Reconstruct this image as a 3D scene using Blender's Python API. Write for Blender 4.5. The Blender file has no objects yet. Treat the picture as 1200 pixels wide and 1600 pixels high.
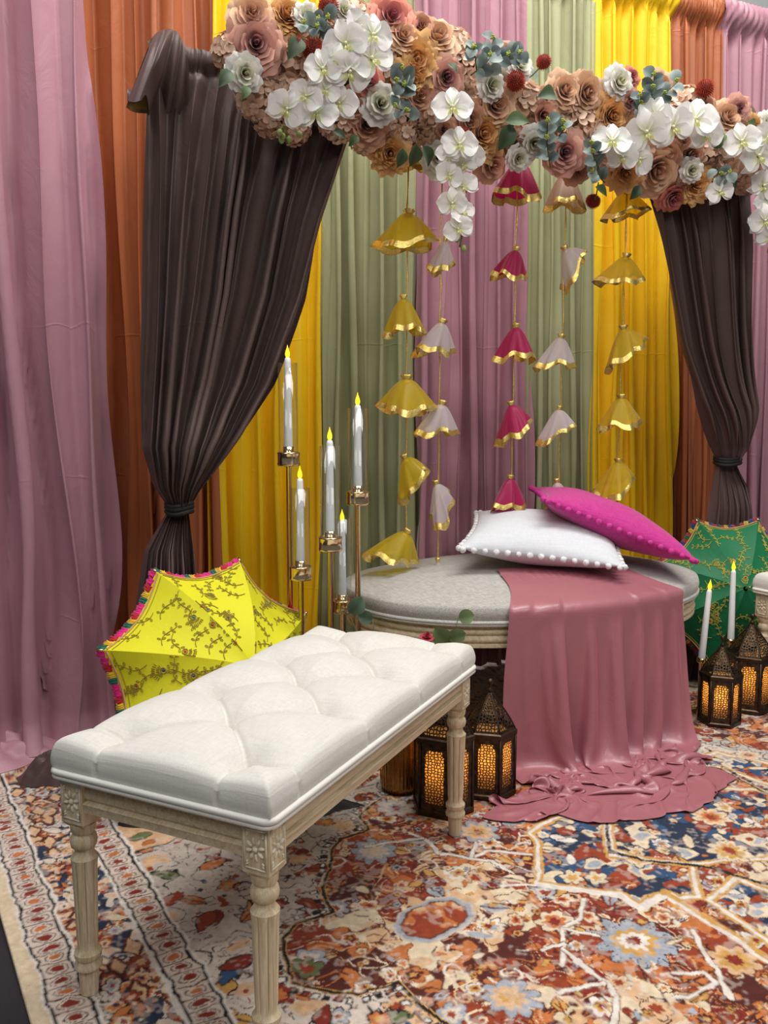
import bpy, math, random
import numpy as np
from mathutils import Matrix, Vector

# ------------------------------------------------------------------ camera, world, lights, exposure
scene = bpy.context.scene
COL = scene.collection
FPX, PITCH, ROLL, CAMH = 1362.8, .1155, .0022, .989      # focal length in pixels of a 1200 x 1600 frame

cam_data = bpy.data.cameras.new('camera')
cam = bpy.data.objects.new('camera', cam_data)
COL.objects.link(cam)
cam_data.sensor_fit = 'VERTICAL'
cam_data.sensor_height = 24.0
cam_data.lens = FPX / 1600 * 24.0
cam.matrix_world = Matrix.Translation((0, 0, CAMH)) @ Matrix.Rotation(math.pi / 2 - PITCH, 4, 'X') @ Matrix.Rotation(ROLL, 4, 'Z')
cam_data.clip_start = .05
scene.camera = cam

world = bpy.data.worlds.new('hall_light')
scene.world = world
world.use_nodes = True
world.node_tree.nodes['Background'].inputs[0].default_value = (.95, .97, 1.0, 1)
world.node_tree.nodes['Background'].inputs[1].default_value = .12

WALL_FILL = (.9, 4.2, 4.4)                         # unseen light added behind the backdrop to brighten the back wall
def area_light(name, loc, target, sx, sy, power, col=(1, .97, .93)):
    l = bpy.data.lights.new(name, 'AREA')
    l.shape = 'RECTANGLE'; l.size = sx; l.size_y = sy; l.energy = power; l.color = col
    o = bpy.data.objects.new(name, l); COL.objects.link(o)
    o.location = loc
    o.rotation_euler = (Vector(target) - Vector(loc)).to_track_quat('-Z', 'Y').to_euler()
    return o
area_light('unseen_overhead_light', (.66, 1.95, 4.1), (.52, 2.35, 0), 3.4, 1.0, 122)  # main ceiling light of the hall, out of view
area_light('unseen_overhead_light', (1.9, -.5, 3.5), (.8, 2.6, 1.3), 1.8, 1.2, 46)  # unseen fill added behind the viewer, brightens flowers and bench fronts
area_light('unseen_overhead_light', (-1.5, -.6, 3.5), (.1, 2.6, 1.3), 1.8, 1.2, 28)  # weaker unseen fill added on the left, keeps the mauve curtain darker
area_light('unseen_overhead_light', tuple(WALL_FILL), (1.9, 5.0, 2.2), 2.5, .6, 60)
vs = scene.view_settings
vs.view_transform = 'Standard'; vs.look = 'None'; vs.gamma = 1.0; vs.exposure = .25
vs.use_curve_mapping = False
scene.cycles.max_bounces = 8
scene.cycles.transparent_max_bounces = 16
scene.cycles.caustics_reflective = False
scene.cycles.caustics_refractive = False

# ------------------------------------------------------------------ plan of the place
# world: x to the right, y away from the viewer, z up.  The backdrop runs along WD, WN is its normal into the room.
WA = math.radians(64.6)
WD = np.array([math.sin(WA), math.cos(WA), 0.])
WN = np.array([math.cos(WA), -math.sin(WA), 0.])
W0 = np.array([-.915, 2.678, 0.])
cp, sp = math.cos(PITCH), math.sin(PITCH)

def WP(s, off, z):
    return W0 + WD * s + WN * off + np.array([0, 0, z])
def survey_ray(x, y):
    X, Y = x - 600, y - 800
    cr, sr = math.cos(ROLL), math.sin(ROLL)
    u, v = (cr * X + sr * Y) / FPX, (-sr * X + cr * Y) / FPX
    return np.array([u, cp - v * sp, -sp - v * cp])
def on_level(x, y, z=0.):
    d = survey_ray(x, y)
    return np.array([0, 0, CAMH]) + d * ((z - CAMH) / d[2])
def on_backdrop(x, y, off):
    d = survey_ray(x, y)
    O = np.array([0, 0, CAMH])
    return O + d * (((W0 + WN * off - O) @ WN) / (d @ WN))
def s_z(P):
    return float((P - W0) @ WD), float(P[2])

# ------------------------------------------------------------------ helpers
def lin(c):
    return tuple(((v / 255.) / 12.92 if v / 255. <= .04045 else ((v / 255. + .055) / 1.055) ** 2.4) for v in c[:3])

class MB:
    """collects shapes; build() links them as one mesh object"""
    def __init__(s): s.v = []; s.f = []; s.m = []; s.c = []; s.n = 0
    def add(s, v, f, m=0, col=None):
        v = np.asarray(v, float).reshape(-1, 3)
        s.v.append(v)
        for q in f: s.f.append(tuple(int(i) + s.n for i in q)); s.m.append(m)
        c = np.ones((len(v), 4))
        if col is not None: c[:, :3] = col
        s.c.append(c); s.n += len(v)
        return s
    def grid(s, P, closed_u=False, closed_v=False, m=0, col=None, flip=False):
        nu, nv = P.shape[:2]
        fs = []
        for i in range(nu if closed_u else nu - 1):
            for j in range(nv if closed_v else nv - 1):
                a, b = i * nv + j, ((i + 1) % nu) * nv + j
                c, d = ((i + 1) % nu) * nv + (j + 1) % nv, i * nv + (j + 1) % nv
                fs.append((a, d, c, b) if flip else (a, b, c, d))
        if col is not None and np.ndim(col) == 3: col = np.asarray(col).reshape(-1, 3)
        return s.add(P.reshape(-1, 3), fs, m, col)
    def box(s, c, h, R=None, m=0, col=None):
        c = np.asarray(c, float)
        v = np.array([[x, y, z] for x in (-1, 1) for y in (-1, 1) for z in (-1, 1)], float) * np.asarray(h, float)
        if R is not None: v = v @ np.asarray(R).T
        return s.add(v + c, [(0, 1, 3, 2), (4, 6, 7, 5), (0, 4, 5, 1), (2, 3, 7, 6), (0, 2, 6, 4), (1, 5, 7, 3)], m, col)
    def tube(s, pts, r, n=6, m=0, cap=True, col=None, closed=False):
        pts = np.asarray(pts, float); k = len(pts)
        r = np.broadcast_to(np.asarray(r, float), (k,))
        if closed: T = np.roll(pts, -1, 0) - np.roll(pts, 1, 0)
        else: T = np.gradient(pts, axis=0)
        T /= np.linalg.norm(T, axis=1)[:, None] + 1e-12
        up = np.array([0, 0, 1.]) if abs(T[0][2]) < .9 else np.array([1., 0, 0])
        ring = []
        A = np.cross(T[0], up); A /= np.linalg.norm(A)
        a = np.arange(n) * 2 * math.pi / n
        for i in range(k):
            A = A - T[i] * (A @ T[i]); A /= np.linalg.norm(A) + 1e-12
            B = np.cross(T[i], A)
            ring.append(pts[i] + r[i] * (np.cos(a)[:, None] * A + np.sin(a)[:, None] * B))
        P = np.array(ring)
        s.grid(P, closed_u=closed, closed_v=True, m=m, col=col)
        if cap and not closed:
            b = s.n - k * n
            s.f.append(tuple(b + i for i in range(n))); s.m.append(m)
            s.f.append(tuple(b + (k - 1) * n + i for i in reversed(range(n)))); s.m.append(m)
        return s
    def lathe(s, prof, n=24, c=(0, 0, 0), flute=None, m=0, cap=True, col=None):
        prof = np.asarray(prof, float)
        a = np.arange(n) * 2 * math.pi / n
        P = np.zeros((len(prof), n, 3))
        for i, (r, z) in enumerate(prof):
            rr = np.full(n, r)
            if flute is not None: rr = r * flute(a, z)
            P[i, :, 0] = rr * np.cos(a) + c[0]; P[i, :, 1] = rr * np.sin(a) + c[1]; P[i, :, 2] = z + c[2]
        s.grid(P, closed_v=True, m=m, col=col, flip=True)
        if cap:
            b = s.n - len(prof) * n
            s.f.append(tuple(b + i for i in range(n))[::-1]); s.m.append(m)
            s.f.append(tuple(b + (len(prof) - 1) * n + i for i in range(n))); s.m.append(m)
        return s
    def ball(s, c, r, nu=10, nv=7, m=0, col=None):
        r = np.broadcast_to(np.asarray(r, float), (3,))
        th = np.linspace(.02, math.pi - .02, nv); a = np.arange(nu) * 2 * math.pi / nu
        P = np.stack([np.sin(th)[:, None] * np.cos(a) * r[0], np.sin(th)[:, None] * np.sin(a) * r[1], np.cos(th)[:, None] * np.ones(nu) * r[2]], -1) + np.asarray(c)
        return s.grid(P, closed_v=True, m=m, col=col)
    def mesh(s, name, mats, smooth=True):
        me = bpy.data.meshes.new(name)
        V = np.concatenate(s.v) if s.v else np.zeros((0, 3))
        nf = len(s.f)
        lens = np.fromiter((len(q) for q in s.f), int, nf)
        loops = np.fromiter((i for q in s.f for i in q), int, int(lens.sum()))
        me.vertices.add(len(V)); me.vertices.foreach_set('co', V.ravel())
        me.loops.add(len(loops)); me.loops.foreach_set('vertex_index', loops)
        me.polygons.add(nf)
        st = np.zeros(nf, int); st[1:] = np.cumsum(lens)[:-1]
        me.polygons.foreach_set('loop_start', st)
        try: me.polygons.foreach_set('loop_total', lens)
        except Exception: pass
        me.polygons.foreach_set('material_index', np.asarray(s.m, int))
        me.update(calc_edges=True)
        me.polygons.foreach_set('use_smooth', np.full(nf, bool(smooth)))
        ca = me.color_attributes.new('Col', 'FLOAT_COLOR', 'POINT')
        ca.data.foreach_set('color', np.concatenate(s.c).ravel())
        for m in (mats if isinstance(mats, (list, tuple)) else [mats]): me.materials.append(m)
        me.validate()
        return me
    def build(s, name, mats, parent=None, smooth=True, sharp=None):
        me = s.mesh(name, mats, smooth)
        if sharp is not None: me.set_sharp_from_angle(angle=math.radians(sharp))
        return link(name, me, parent)

def link(name, data, parent=None, M=None):
    o = bpy.data.objects.new(name, data)
    COL.objects.link(o)
    if parent is not None: o.parent = parent
    if M is not None: o.matrix_local = M
    return o
def tag(o, label=None, cat=None, group=None, kind=None):
    if label: o['label'] = label
    if cat: o['category'] = cat
    if group: o['group'] = group
    if kind: o['kind'] = kind
    return o
def thing(name, loc=(0, 0, 0), rz=0., label=None, cat=None, group=None):
    o = link(name, None)
    o.empty_display_size = .05
    o.matrix_world = Matrix.Translation(tuple(loc)) @ Matrix.Rotation(rz, 4, 'Z')
    return tag(o, label, cat, group)
def copy_tree(o, parent=None):
    c = o.copy(); COL.objects.link(c)
    if parent is not None: c.parent = parent
    for ch in list(o.children): copy_tree(ch, c)
    return c
def frame(n, spin=0., up=(0, 0, 1)):
    """rotation whose z axis is n"""
    n = np.asarray(n, float); n /= np.linalg.norm(n)
    u = np.asarray(up, float)
    if abs(n @ u) > .95: u = np.array([1., 0, 0])
    x = np.cross(u, n); x /= np.linalg.norm(x); y = np.cross(n, x)
    c, s_ = math.cos(spin), math.sin(spin)
    return np.stack([c * x + s_ * y, -s_ * x + c * y, n], 1)
def M4(R, t, sc=1.):
    R = np.asarray(R) * sc
    return Matrix([[*R[0], t[0]], [*R[1], t[1]], [*R[2], t[2]], [0, 0, 0, 1]])
def sstep(a, b, x):
    t = np.clip((np.asarray(x, float) - a) / (b - a), 0, 1)
    return t * t * (3 - 2 * t)
def spline(pts, n):
    pts = np.asarray(pts, float)
    k = len(pts); P = np.vstack([2 * pts[0] - pts[1], pts, 2 * pts[-1] - pts[-2]])
    t = np.linspace(0, k - 1, n); i = np.minimum(t.astype(int), k - 2); f = (t - i)[:, None]
    a, b, c, d = P[i], P[i + 1], P[i + 2], P[i + 3]
    return .5 * (2 * b + (c - a) * f + (2 * a - 5 * b + 4 * c - d) * f ** 2 + (3 * b - a - 3 * c + d) * f ** 3)

# ------------------------------------------------------------------ materials
def new_mat(name):
    m = bpy.data.materials.new(name); m.use_nodes = True
    nt = m.node_tree
    return m, nt, nt.nodes['Principled BSDF'], nt.nodes['Material Output']
def N(nt, t, **kw):
    n = nt.nodes.new(t)
    for k, v in kw.items(): setattr(n, k, v)
    return n
def noise(nt, scale, detail=3., rough=.55, vec=None, dist=0.):
    n = N(nt, 'ShaderNodeTexNoise'); n.inputs['Scale'].default_value = scale
    n.inputs['Detail'].default_value = detail; n.inputs['Roughness'].default_value = rough
    n.inputs['Distortion'].default_value = dist
    if vec is not None: nt.links.new(vec, n.inputs['Vector'])
    return n
def obj_co(nt, scale=(1, 1, 1)):
    t = N(nt, 'ShaderNodeTexCoord'); m = N(nt, 'ShaderNodeMapping')
    m.inputs['Scale'].default_value = scale
    nt.links.new(t.outputs['Object'], m.inputs['Vector'])
    return m.outputs['Vector']
def ramp(nt, fac, stops):
    r = N(nt, 'ShaderNodeValToRGB')
    while len(r.color_ramp.elements) < len(stops): r.color_ramp.elements.new(.5)
    for e, (p, c) in zip(r.color_ramp.elements, stops): e.position = p; e.color = (*c, 1)
    nt.links.new(fac, r.inputs['Fac'])
    return r.outputs['Color']
def bump(nt, h, strength, dist, bsdf, prev=None):
    b = N(nt, 'ShaderNodeBump'); b.inputs['Strength'].default_value = strength; b.inputs['Distance'].default_value = dist
    nt.links.new(h, b.inputs['Height'])
    if prev is not None: nt.links.new(prev, b.inputs['Normal'])
    nt.links.new(b.outputs['Normal'], bsdf.inputs['Normal'])
    return b.outputs['Normal']
def mix_rgb(nt, a, b, fac, mode='MIX'):
    m = N(nt, 'ShaderNodeMix', data_type='RGBA', blend_type=mode)
    for v, sock in ((fac, m.inputs[0]), (a, m.inputs[6]), (b, m.inputs[7])):
        if isinstance(v, (int, float)): sock.default_value = v
        elif isinstance(v, tuple): sock.default_value = (*v, 1) if len(v) == 3 else v
        else: nt.links.new(v, sock)
    return m.outputs[2]
def scaled(c, k): return tuple(min(1, v * k) for v in c)

def mat_plain(name, rgb, rough=.5, metal=0., spec=.5, var=.08, nscale=20., bump_d=0., bscale=60.):
    m, nt, b, _ = new_mat(name); c = lin(rgb)
    co = obj_co(nt)
    n = noise(nt, nscale, 3, vec=co)
    col = ramp(nt, n.outputs['Fac'], [(.3, scaled(c, 1 - var)), (.7, scaled(c, 1 + var))])
    nt.links.new(col, b.inputs['Base Color'])
    b.inputs['Roughness'].default_value = rough; b.inputs['Metallic'].default_value = metal
    b.inputs['Specular IOR Level'].default_value = spec
    if bump_d: bump(nt, noise(nt, bscale, 4, vec=co).outputs['Fac'], .6, bump_d, b)
    return m
def mat_cloth(name, rgb, rough=.5, sheen=.3, crease=.6, weave=.15, spec=.4, trans=0., crease_z=.21):
    """hung cloth: soft colour drift, packing creases that run across, small wrinkles, fine weave"""
    m, nt, b, out = new_mat(name); c = lin(rgb)
    co = obj_co(nt)
    n = noise(nt, 3., 4, vec=co)
    col = ramp(nt, n.outputs['Fac'], [(.3, scaled(c, .93)), (.7, scaled(c, 1.06))])
    nt.links.new(col, b.inputs['Base Color'])
    b.inputs['Roughness'].default_value = rough
    b.inputs['Specular IOR Level'].default_value = spec
    b.inputs['Sheen Weight'].default_value = sheen
    b.inputs['Sheen Roughness'].default_value = .4
    b.inputs['Sheen Tint'].default_value = (*scaled(c, 1.6), 1)
    # creases: distance to the nearest fold line in z, wobbling with noise
    sep = N(nt, 'ShaderNodeSeparateXYZ'); nt.links.new(co, sep.inputs[0])
    wob = noise(nt, 5., 2, vec=co)
    a1 = N(nt, 'ShaderNodeMath', operation='MULTIPLY_ADD'); nt.links.new(wob.outputs['Fac'], a1.inputs[0]); a1.inputs[1].default_value = .09; nt.links.new(sep.outputs['Z'], a1.inputs[2])
    a2 = N(nt, 'ShaderNodeMath', operation='PINGPONG'); nt.links.new(a1.outputs[0], a2.inputs[0]); a2.inputs[1].default_value = crease_z
    a3 = N(nt, 'ShaderNodeMapRange'); nt.links.new(a2.outputs[0], a3.inputs[0]); a3.inputs[1].default_value = 0; a3.inputs[2].default_value = .0045; a3.inputs[3].default_value = 1; a3.inputs[4].default_value = 0
    gate = noise(nt, 7., 1, vec=co)
    g2 = N(nt, 'ShaderNodeMapRange'); nt.links.new(gate.outputs['Fac'], g2.inputs[0]); g2.inputs[1].default_value = .52; g2.inputs[2].default_value = .66
    a4 = N(nt, 'ShaderNodeMath', operation='MULTIPLY'); nt.links.new(a3.outputs[0], a4.inputs[0]); nt.links.new(g2.outputs[0], a4.inputs[1])
    p = bump(nt, a4.outputs[0], crease * .45, .003, b)
    wr = noise(nt, 9., 5, .6, vec=obj_co(nt, (1, 1, .6)), dist=1.)
    p = bump(nt, wr.outputs['Fac'], .35, .01, b, p)
    wv = noise(nt, 420., 1, vec=co)
    bump(nt, wv.outputs['Fac'], weave, .0006, b, p)
    if trans:
        t = N(nt, 'ShaderNodeBsdfTranslucent'); nt.links.new(col, t.inputs[0])
        mx = N(nt, 'ShaderNodeMixShader'); mx.inputs[0].default_value = trans
        nt.links.new(b.outputs[0], mx.inputs[1]); nt.links.new(t.outputs[0], mx.inputs[2]); nt.links.new(mx.outputs[0], out.inputs[0])
    return m
def mat_weave(name, rgb, rgb2, scale=260., rough=.85, bd=.0008, sheen=.25):
    m, nt, b, _ = new_mat(name)
    w1 = N(nt, 'ShaderNodeTexNoise'); w2 = N(nt, 'ShaderNodeTexNoise')
    for w, sc in ((w1, (1, .06, 1)), (w2, (.06, 1, 1))):
        w.inputs['Scale'].default_value = scale; w.inputs['Detail'].default_value = 2
        nt.links.new(obj_co(nt, sc), w.inputs['Vector'])
    ad = N(nt, 'ShaderNodeMath', operation='ADD'); nt.links.new(w1.outputs['Fac'], ad.inputs[0]); nt.links.new(w2.outputs['Fac'], ad.inputs[1])
    hf = N(nt, 'ShaderNodeMath', operation='MULTIPLY'); nt.links.new(ad.outputs[0], hf.inputs[0]); hf.inputs[1].default_value = .5
    nt.links.new(ramp(nt, hf.outputs[0], [(.35, lin(rgb2)), (.65, lin(rgb))]), b.inputs['Base Color'])
    b.inputs['Roughness'].default_value = rough; b.inputs['Sheen Weight'].default_value = sheen
    b.inputs['Specular IOR Level'].default_value = .25
    bump(nt, hf.outputs[0], .5, bd, b)
    return m
def mat_wood(name, light, dark, axis=(18, 1.2, 18)):
    m, nt, b, _ = new_mat(name)
    co = obj_co(nt, axis)
    n = noise(nt, 6., 6, .65, vec=co, dist=.6)
    n2 = noise(nt, 30., 3, .6, vec=co)
    c1 = ramp(nt, n.outputs['Fac'], [(.32, lin(dark)), (.62, lin(light))])
    c2 = mix_rgb(nt, c1, scaled(lin(light), 1.18), ramp(nt, n2.outputs['Fac'], [(.52, (0, 0, 0)), (.7, (.6, .6, .6))]))
    nt.links.new(c2, b.inputs['Base Color']); b.inputs['Roughness'].default_value = .62
    b.inputs['Specular IOR Level'].default_value = .3
    bump(nt, n2.outputs['Fac'], .35, .0008, b)
    return m
def mat_attr(name, rough=.6, trans=.0, sheen=.2, spec=.3, var=.12, nscale=60., bd=.0, back=None):
    """colour comes from the petal's own colour attribute, with fine variation"""
    m, nt, b, out = new_mat(name)
    at = N(nt, 'ShaderNodeVertexColor'); at.layer_name = 'Col'
    n = noise(nt, nscale, 3, vec=obj_co(nt))
    v = ramp(nt, n.outputs['Fac'], [(.3, (1 - var,) * 3), (.7, (1, 1, 1))])
    col = mix_rgb(nt, at.outputs['Color'], v, 1., 'MULTIPLY')
    nt.links.new(col, b.inputs['Base Color'])
    b.inputs['Roughness'].default_value = rough; b.inputs['Sheen Weight'].default_value = sheen; b.inputs['Specular IOR Level'].default_value = spec
    if bd: bump(nt, n.outputs['Fac'], .5, bd, b)
    if trans:
        t = N(nt, 'ShaderNodeBsdfTranslucent'); nt.links.new(col, t.inputs[0])
        mx = N(nt, 'ShaderNodeMixShader'); mx.inputs[0].default_value = trans
        nt.links.new(b.outputs[0], mx.inputs[1]); nt.links.new(t.outputs[0], mx.inputs[2]); nt.links.new(mx.outputs[0], out.inputs[0])
    return m
def mat_organza(name, rgb, clear=.35):
    m, nt, b, out = new_mat(name); c = lin(rgb)
    n = noise(nt, 900., 1, vec=obj_co(nt))
    b.inputs['Base Color'].default_value = (*c, 1); b.inputs['Roughness'].default_value = .4; b.inputs['Sheen Weight'].default_value = .5
    t = N(nt, 'ShaderNodeBsdfTranslucent'); t.inputs[0].default_value = (*c, 1)
    tr = N(nt, 'ShaderNodeBsdfTransparent'); tr.inputs[0].default_value = (*scaled(c, 1.4), 1)
    m1 = N(nt, 'ShaderNodeMixShader'); m1.inputs[0].default_value = .35
    nt.links.new(b.outputs[0], m1.inputs[1]); nt.links.new(t.outputs[0], m1.inputs[2])
    m2 = N(nt, 'ShaderNodeMixShader')
    f = N(nt, 'ShaderNodeMapRange'); nt.links.new(n.outputs['Fac'], f.inputs[0]); f.inputs[3].default_value = clear - .12; f.inputs[4].default_value = clear + .12
    nt.links.new(f.outputs[0], m2.inputs[0]); nt.links.new(m1.outputs[0], m2.inputs[1]); nt.links.new(tr.outputs[0], m2.inputs[2])
    nt.links.new(m2.outputs[0], out.inputs[0])
    return m
def mat_glass(name, tint=(.97, .98, .98)):
    m, nt, b, out = new_mat(name); nt.nodes.remove(b)
    tr = N(nt, 'ShaderNodeBsdfTransparent'); tr.inputs[0].default_value = (*tint, 1)
    gl = N(nt, 'ShaderNodeBsdfGlossy'); gl.inputs['Roughness'].default_value = .03
    fr = N(nt, 'ShaderNodeLayerWeight'); fr.inputs[0].default_value = .5
    pw = N(nt, 'ShaderNodeMath', operation='POWER'); nt.links.new(fr.outputs['Facing'], pw.inputs[0]); pw.inputs[1].default_value = 3.
    k = N(nt, 'ShaderNodeMath', operation='MULTIPLY_ADD'); nt.links.new(pw.outputs[0], k.inputs[0]); k.inputs[1].default_value = .45; k.inputs[2].default_value = .04
    mx = N(nt, 'ShaderNodeMixShader'); nt.links.new(k.outputs[0], mx.inputs[0]); nt.links.new(tr.outputs[0], mx.inputs[1]); nt.links.new(gl.outputs[0], mx.inputs[2])
    nt.links.new(mx.outputs[0], out.inputs[0])
    return m
def mat_emit(name, rgb, power):
    m, nt, b, out = new_mat(name)
    b.inputs['Base Color'].default_value = (*lin(rgb), 1)
    g = N(nt, 'ShaderNodeTexCoord'); s = N(nt, 'ShaderNodeSeparateXYZ'); nt.links.new(g.outputs['Generated'], s.inputs[0])
    c = ramp(nt, s.outputs['Z'], [(0., lin((255, 225, 60))), (.4, lin(rgb)), (1., lin((255, 170, 10)))])
    nt.links.new(c, b.inputs['Emission Color']); b.inputs['Emission Strength'].default_value = power
    return m

MAUVE = mat_cloth('mauve_cloth', (182, 134, 147), .45, .2)
RUST = mat_cloth('rust_cloth', (176, 102, 64), .45, .2)
YELLOW = mat_cloth('yellow_cloth', (250, 204, 26), .5, .2)
SAGE = mat_cloth('sage_cloth', (170, 172, 132), .5, .2)
BROWN = mat_cloth('brown_satin', (82, 65, 62), .46, .25, crease=.3, spec=.3)
SATIN = mat_cloth('rose_satin', (164, 100, 110), .40, .5, crease=.0, weave=.08, spec=.8)
GOLD = mat_plain('gold_metal', (226, 200, 158), .16, 1., var=.04)
GOLDFOIL = mat_plain('gold_foil_trim', (246, 212, 124), .36, .85, var=.2, nscale=220, bump_d=.002, bscale=160)
BRONZE = mat_plain('dark_bronze', (70, 56, 44), .4, .85, var=.3, nscale=80, bump_d=.0006, bscale=200)
BLACK = mat_plain('black_cloth', (22, 19, 20), .7, var=.2, bump_d=.004, bscale=25)
WAX = mat_plain('white_wax', (236, 236, 238), .7, spec=.15, var=.02)
FLAME = mat_emit('led_flame', (255, 205, 20), 1.6)
GLASS = mat_glass('clear_glass')
OAK = mat_wood('washed_oak', (220, 205, 176), (186, 166, 132))
OAKV = mat_wood('washed_oak_upright', (220, 205, 176), (186, 166, 132), (18, 18, 1.2))
CARVED = mat_plain('carved_whitewash', (222, 212, 190), .65, var=.12, nscale=140)
IVORY = mat_weave('ivory_linen', (216, 214, 207), (204, 202, 195), 300.)
GREYLINEN = mat_weave('grey_linen', (190, 188, 182), (152, 150, 145), 330., bd=.001)
GREYPIPE = mat_weave('grey_linen_piping', (205, 203, 198), (172, 170, 166), 330.)
PETAL = mat_attr('silk_petal', .62, .22, .25)
LEAF = mat_attr('leaf_surface', .5, .12, .1, .4)
STEM = mat_plain('green_stem', (84, 96, 52), .6)
ORCHID = mat_attr('orchid_petal', .55, .3, .15, var=.05)
FELT = mat_attr('embroidery_thread', .6, 0, .2)
CREAMP = mat_plain('cushion_piping', (222, 220, 213), .8, var=.03, nscale=200)
STEEL = mat_plain('steel_pipe', (150, 150, 152), .35, 1., var=.05)

# ------------------------------------------------------------------ the setting
def sheet(name, corners, mat, label=None, kind='structure'):
    m = MB(); c = np.asarray(corners, float)
    lo, hi = c.min(0), c.max(0)
    m.box((lo + hi) / 2, (hi - lo) / 2)
    o = m.build(name, mat, smooth=False)
    return tag(o, label, None, None, kind)
FLOORM = mat_plain('dark_hall_floor', (34, 34, 38), .55, var=.2, nscale=6, bump_d=.001, bscale=90)
WALLM = mat_plain('pale_hall_wall', (214, 220, 216), .8, var=.03, nscale=3, bump_d=.002, bscale=40)
fl = sheet('floor', [(-6, -4, -.05), (7, 9, -.012)], FLOORM); fl['label'] = 'dark hall floor around the rug'
m = MB()
R = np.stack([WD, -WN, np.array([0, 0, 1.])], 1)
m.box(WP(1.3, -1.6, 2.2), (5.5, .06, 2.2), R)
wb = m.build('wall_back', WALLM, smooth=False); tag(wb, 'pale hall wall far behind the backdrop', None, None, 'structure')

# ------------------------------------------------------------------ rug: print computed on its own grid, stored as the pile's colour
RU = np.array([.857, .515]); RV = np.array([-.515, .857]); R0 = np.array([-.569, 1.309])
U0, U1, V0, V1 = 0., 2.95, -1.9, 1.55
RES = .0025
NUX, NVX = int((U1 - U0) / RES) + 1, int((V1 - V0) / RES) + 1
rug_rng = np.random.default_rng(7)
CC = {k: np.array(lin(v)) for k, v in dict(ivory=(226, 211, 198), cream=(236, 216, 184), peach=(228, 186, 144), rust=(158, 66, 38), red=(140, 46, 34), maroon=(88, 36, 30),
      orange=(206, 122, 66), gold=(214, 164, 88), navy=(38, 52, 78), blue=(52, 84, 122), sky=(170, 176, 188), green=(104, 118, 76), black=(34, 28, 30), brown=(110, 62, 40), grey=(206, 194, 184), white=(238, 230, 220)).items()}
def vnoise(cell, seed, shape=(NVX, NUX)):
    r = np.random.default_rng(seed)
    ny, nx = shape
    k = cell / RES
    g = r.random((int(ny / k) + 3, int(nx / k) + 3))
    y, x = np.arange(ny) / k, np.arange(nx) / k
    iy, ix = y.astype(int), x.astype(int)
    fy, fx = y - iy, x - ix
    fy = (fy * fy * (3 - 2 * fy))[:, None]; fx = (fx * fx * (3 - 2 * fx))[None, :]
    a, b, c, d = g[np.ix_(iy, ix)], g[np.ix_(iy, ix + 1)], g[np.ix_(iy + 1, ix)], g[np.ix_(iy + 1, ix + 1)]
    return (a * (1 - fx) + b * fx) * (1 - fy) + (c * (1 - fx) + d * fx) * fy
def ru(px, py):
    P = on_level(px, py)[:2] - R0
    return np.array([P @ RU, P @ RV])
IMG = np.zeros((NVX, NUX, 3))
WX = (vnoise(.05, 1) - .5) * .011 + (vnoise(.016, 2) - .5) * .007
WY = (vnoise(.05, 3) - .5) * .011 + (vnoise(.016, 4) - .5) * .007
GU = U0 + np.arange(NUX)[None, :] * RES + WX
GV = V0 + np.arange(NVX)[:, None] * RES + WY
REG = np.zeros((NVX, NUX), np.int8)
def win(lo, hi, pad=.03):
    i0 = max(0, int((lo[1] - pad - V0) / RES)); i1 = min(NVX, int((hi[1] + pad - V0) / RES) + 2)
    j0 = max(0, int((lo[0] - pad - U0) / RES)); j1 = min(NUX, int((hi[0] + pad - U0) / RES) + 2)
    return (slice(i0, max(i1, i0)), slice(j0, max(j1, j0)))
def inside(pts, w):
    x, y = GU[w], GV[w]
    r = np.zeros(x.shape, bool); n = len(pts)
    for i in range(n):
        (x0, y0), (x1, y1) = pts[i], pts[(i + 1) % n]
        c = (y0 > y) != (y1 > y)
        r ^= c & (x < (x1 - x0) * (y - y0) / (y1 - y0 + 1e-12) + x0)
    return r
def seg_dist(pts, w, closed=False):
    x, y = GU[w], GV[w]
    d = np.full(x.shape, 9.)
    n = len(pts)
    for i in range(n if closed else n - 1):
        a, b = np.asarray(pts[i]), np.asarray(pts[(i + 1) % n])
        e = b - a; L = e @ e + 1e-12
        t = np.clip(((x - a[0]) * e[0] + (y - a[1]) * e[1]) / L, 0, 1)
        d = np.minimum(d, np.hypot(x - a[0] - t * e[0], y - a[1] - t * e[1]))
    return d
def fill(pts, col, edge=None, ew=.004, reg=None):
    pts = np.asarray(pts); w = win(pts.min(0), pts.max(0))
    k = inside(pts, w)
    if col is not None: IMG[w][k] = CC[col] if isinstance(col, str) else col
    if reg is not None: REG[w][k] = reg
    if edge: IMG[w][seg_dist(pts, w, True) < ew] = CC[edge]
def stroke(pts, wd, col):
    pts = np.asarray(pts); w = win(pts.min(0), pts.max(0))
    IMG[w][seg_dist(pts, w) < wd] = CC[col]
def rosette(c, r, n, cols, ph=0., lobe=.28, edge='black', sy=1., sharp=1.):
    c = np.asarray(c); w = win(c - r * 1.4, c + r * 1.4)
    x, y = GU[w] - c[0], (GV[w] - c[1]) / sy
    rr, a = np.hypot(x, y), np.arctan2(y, x) + ph
    sh = 1 - lobe + lobe * np.abs(np.cos(a * n / 2)) ** sharp
    q = rr / (r * sh)
    if edge: IMG[w][q < 1 + .003 / r] = CC[edge]
    for i, cname in enumerate(cols):
        IMG[w][q < 1 - i / len(cols) - .0] = CC[cname]
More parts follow.
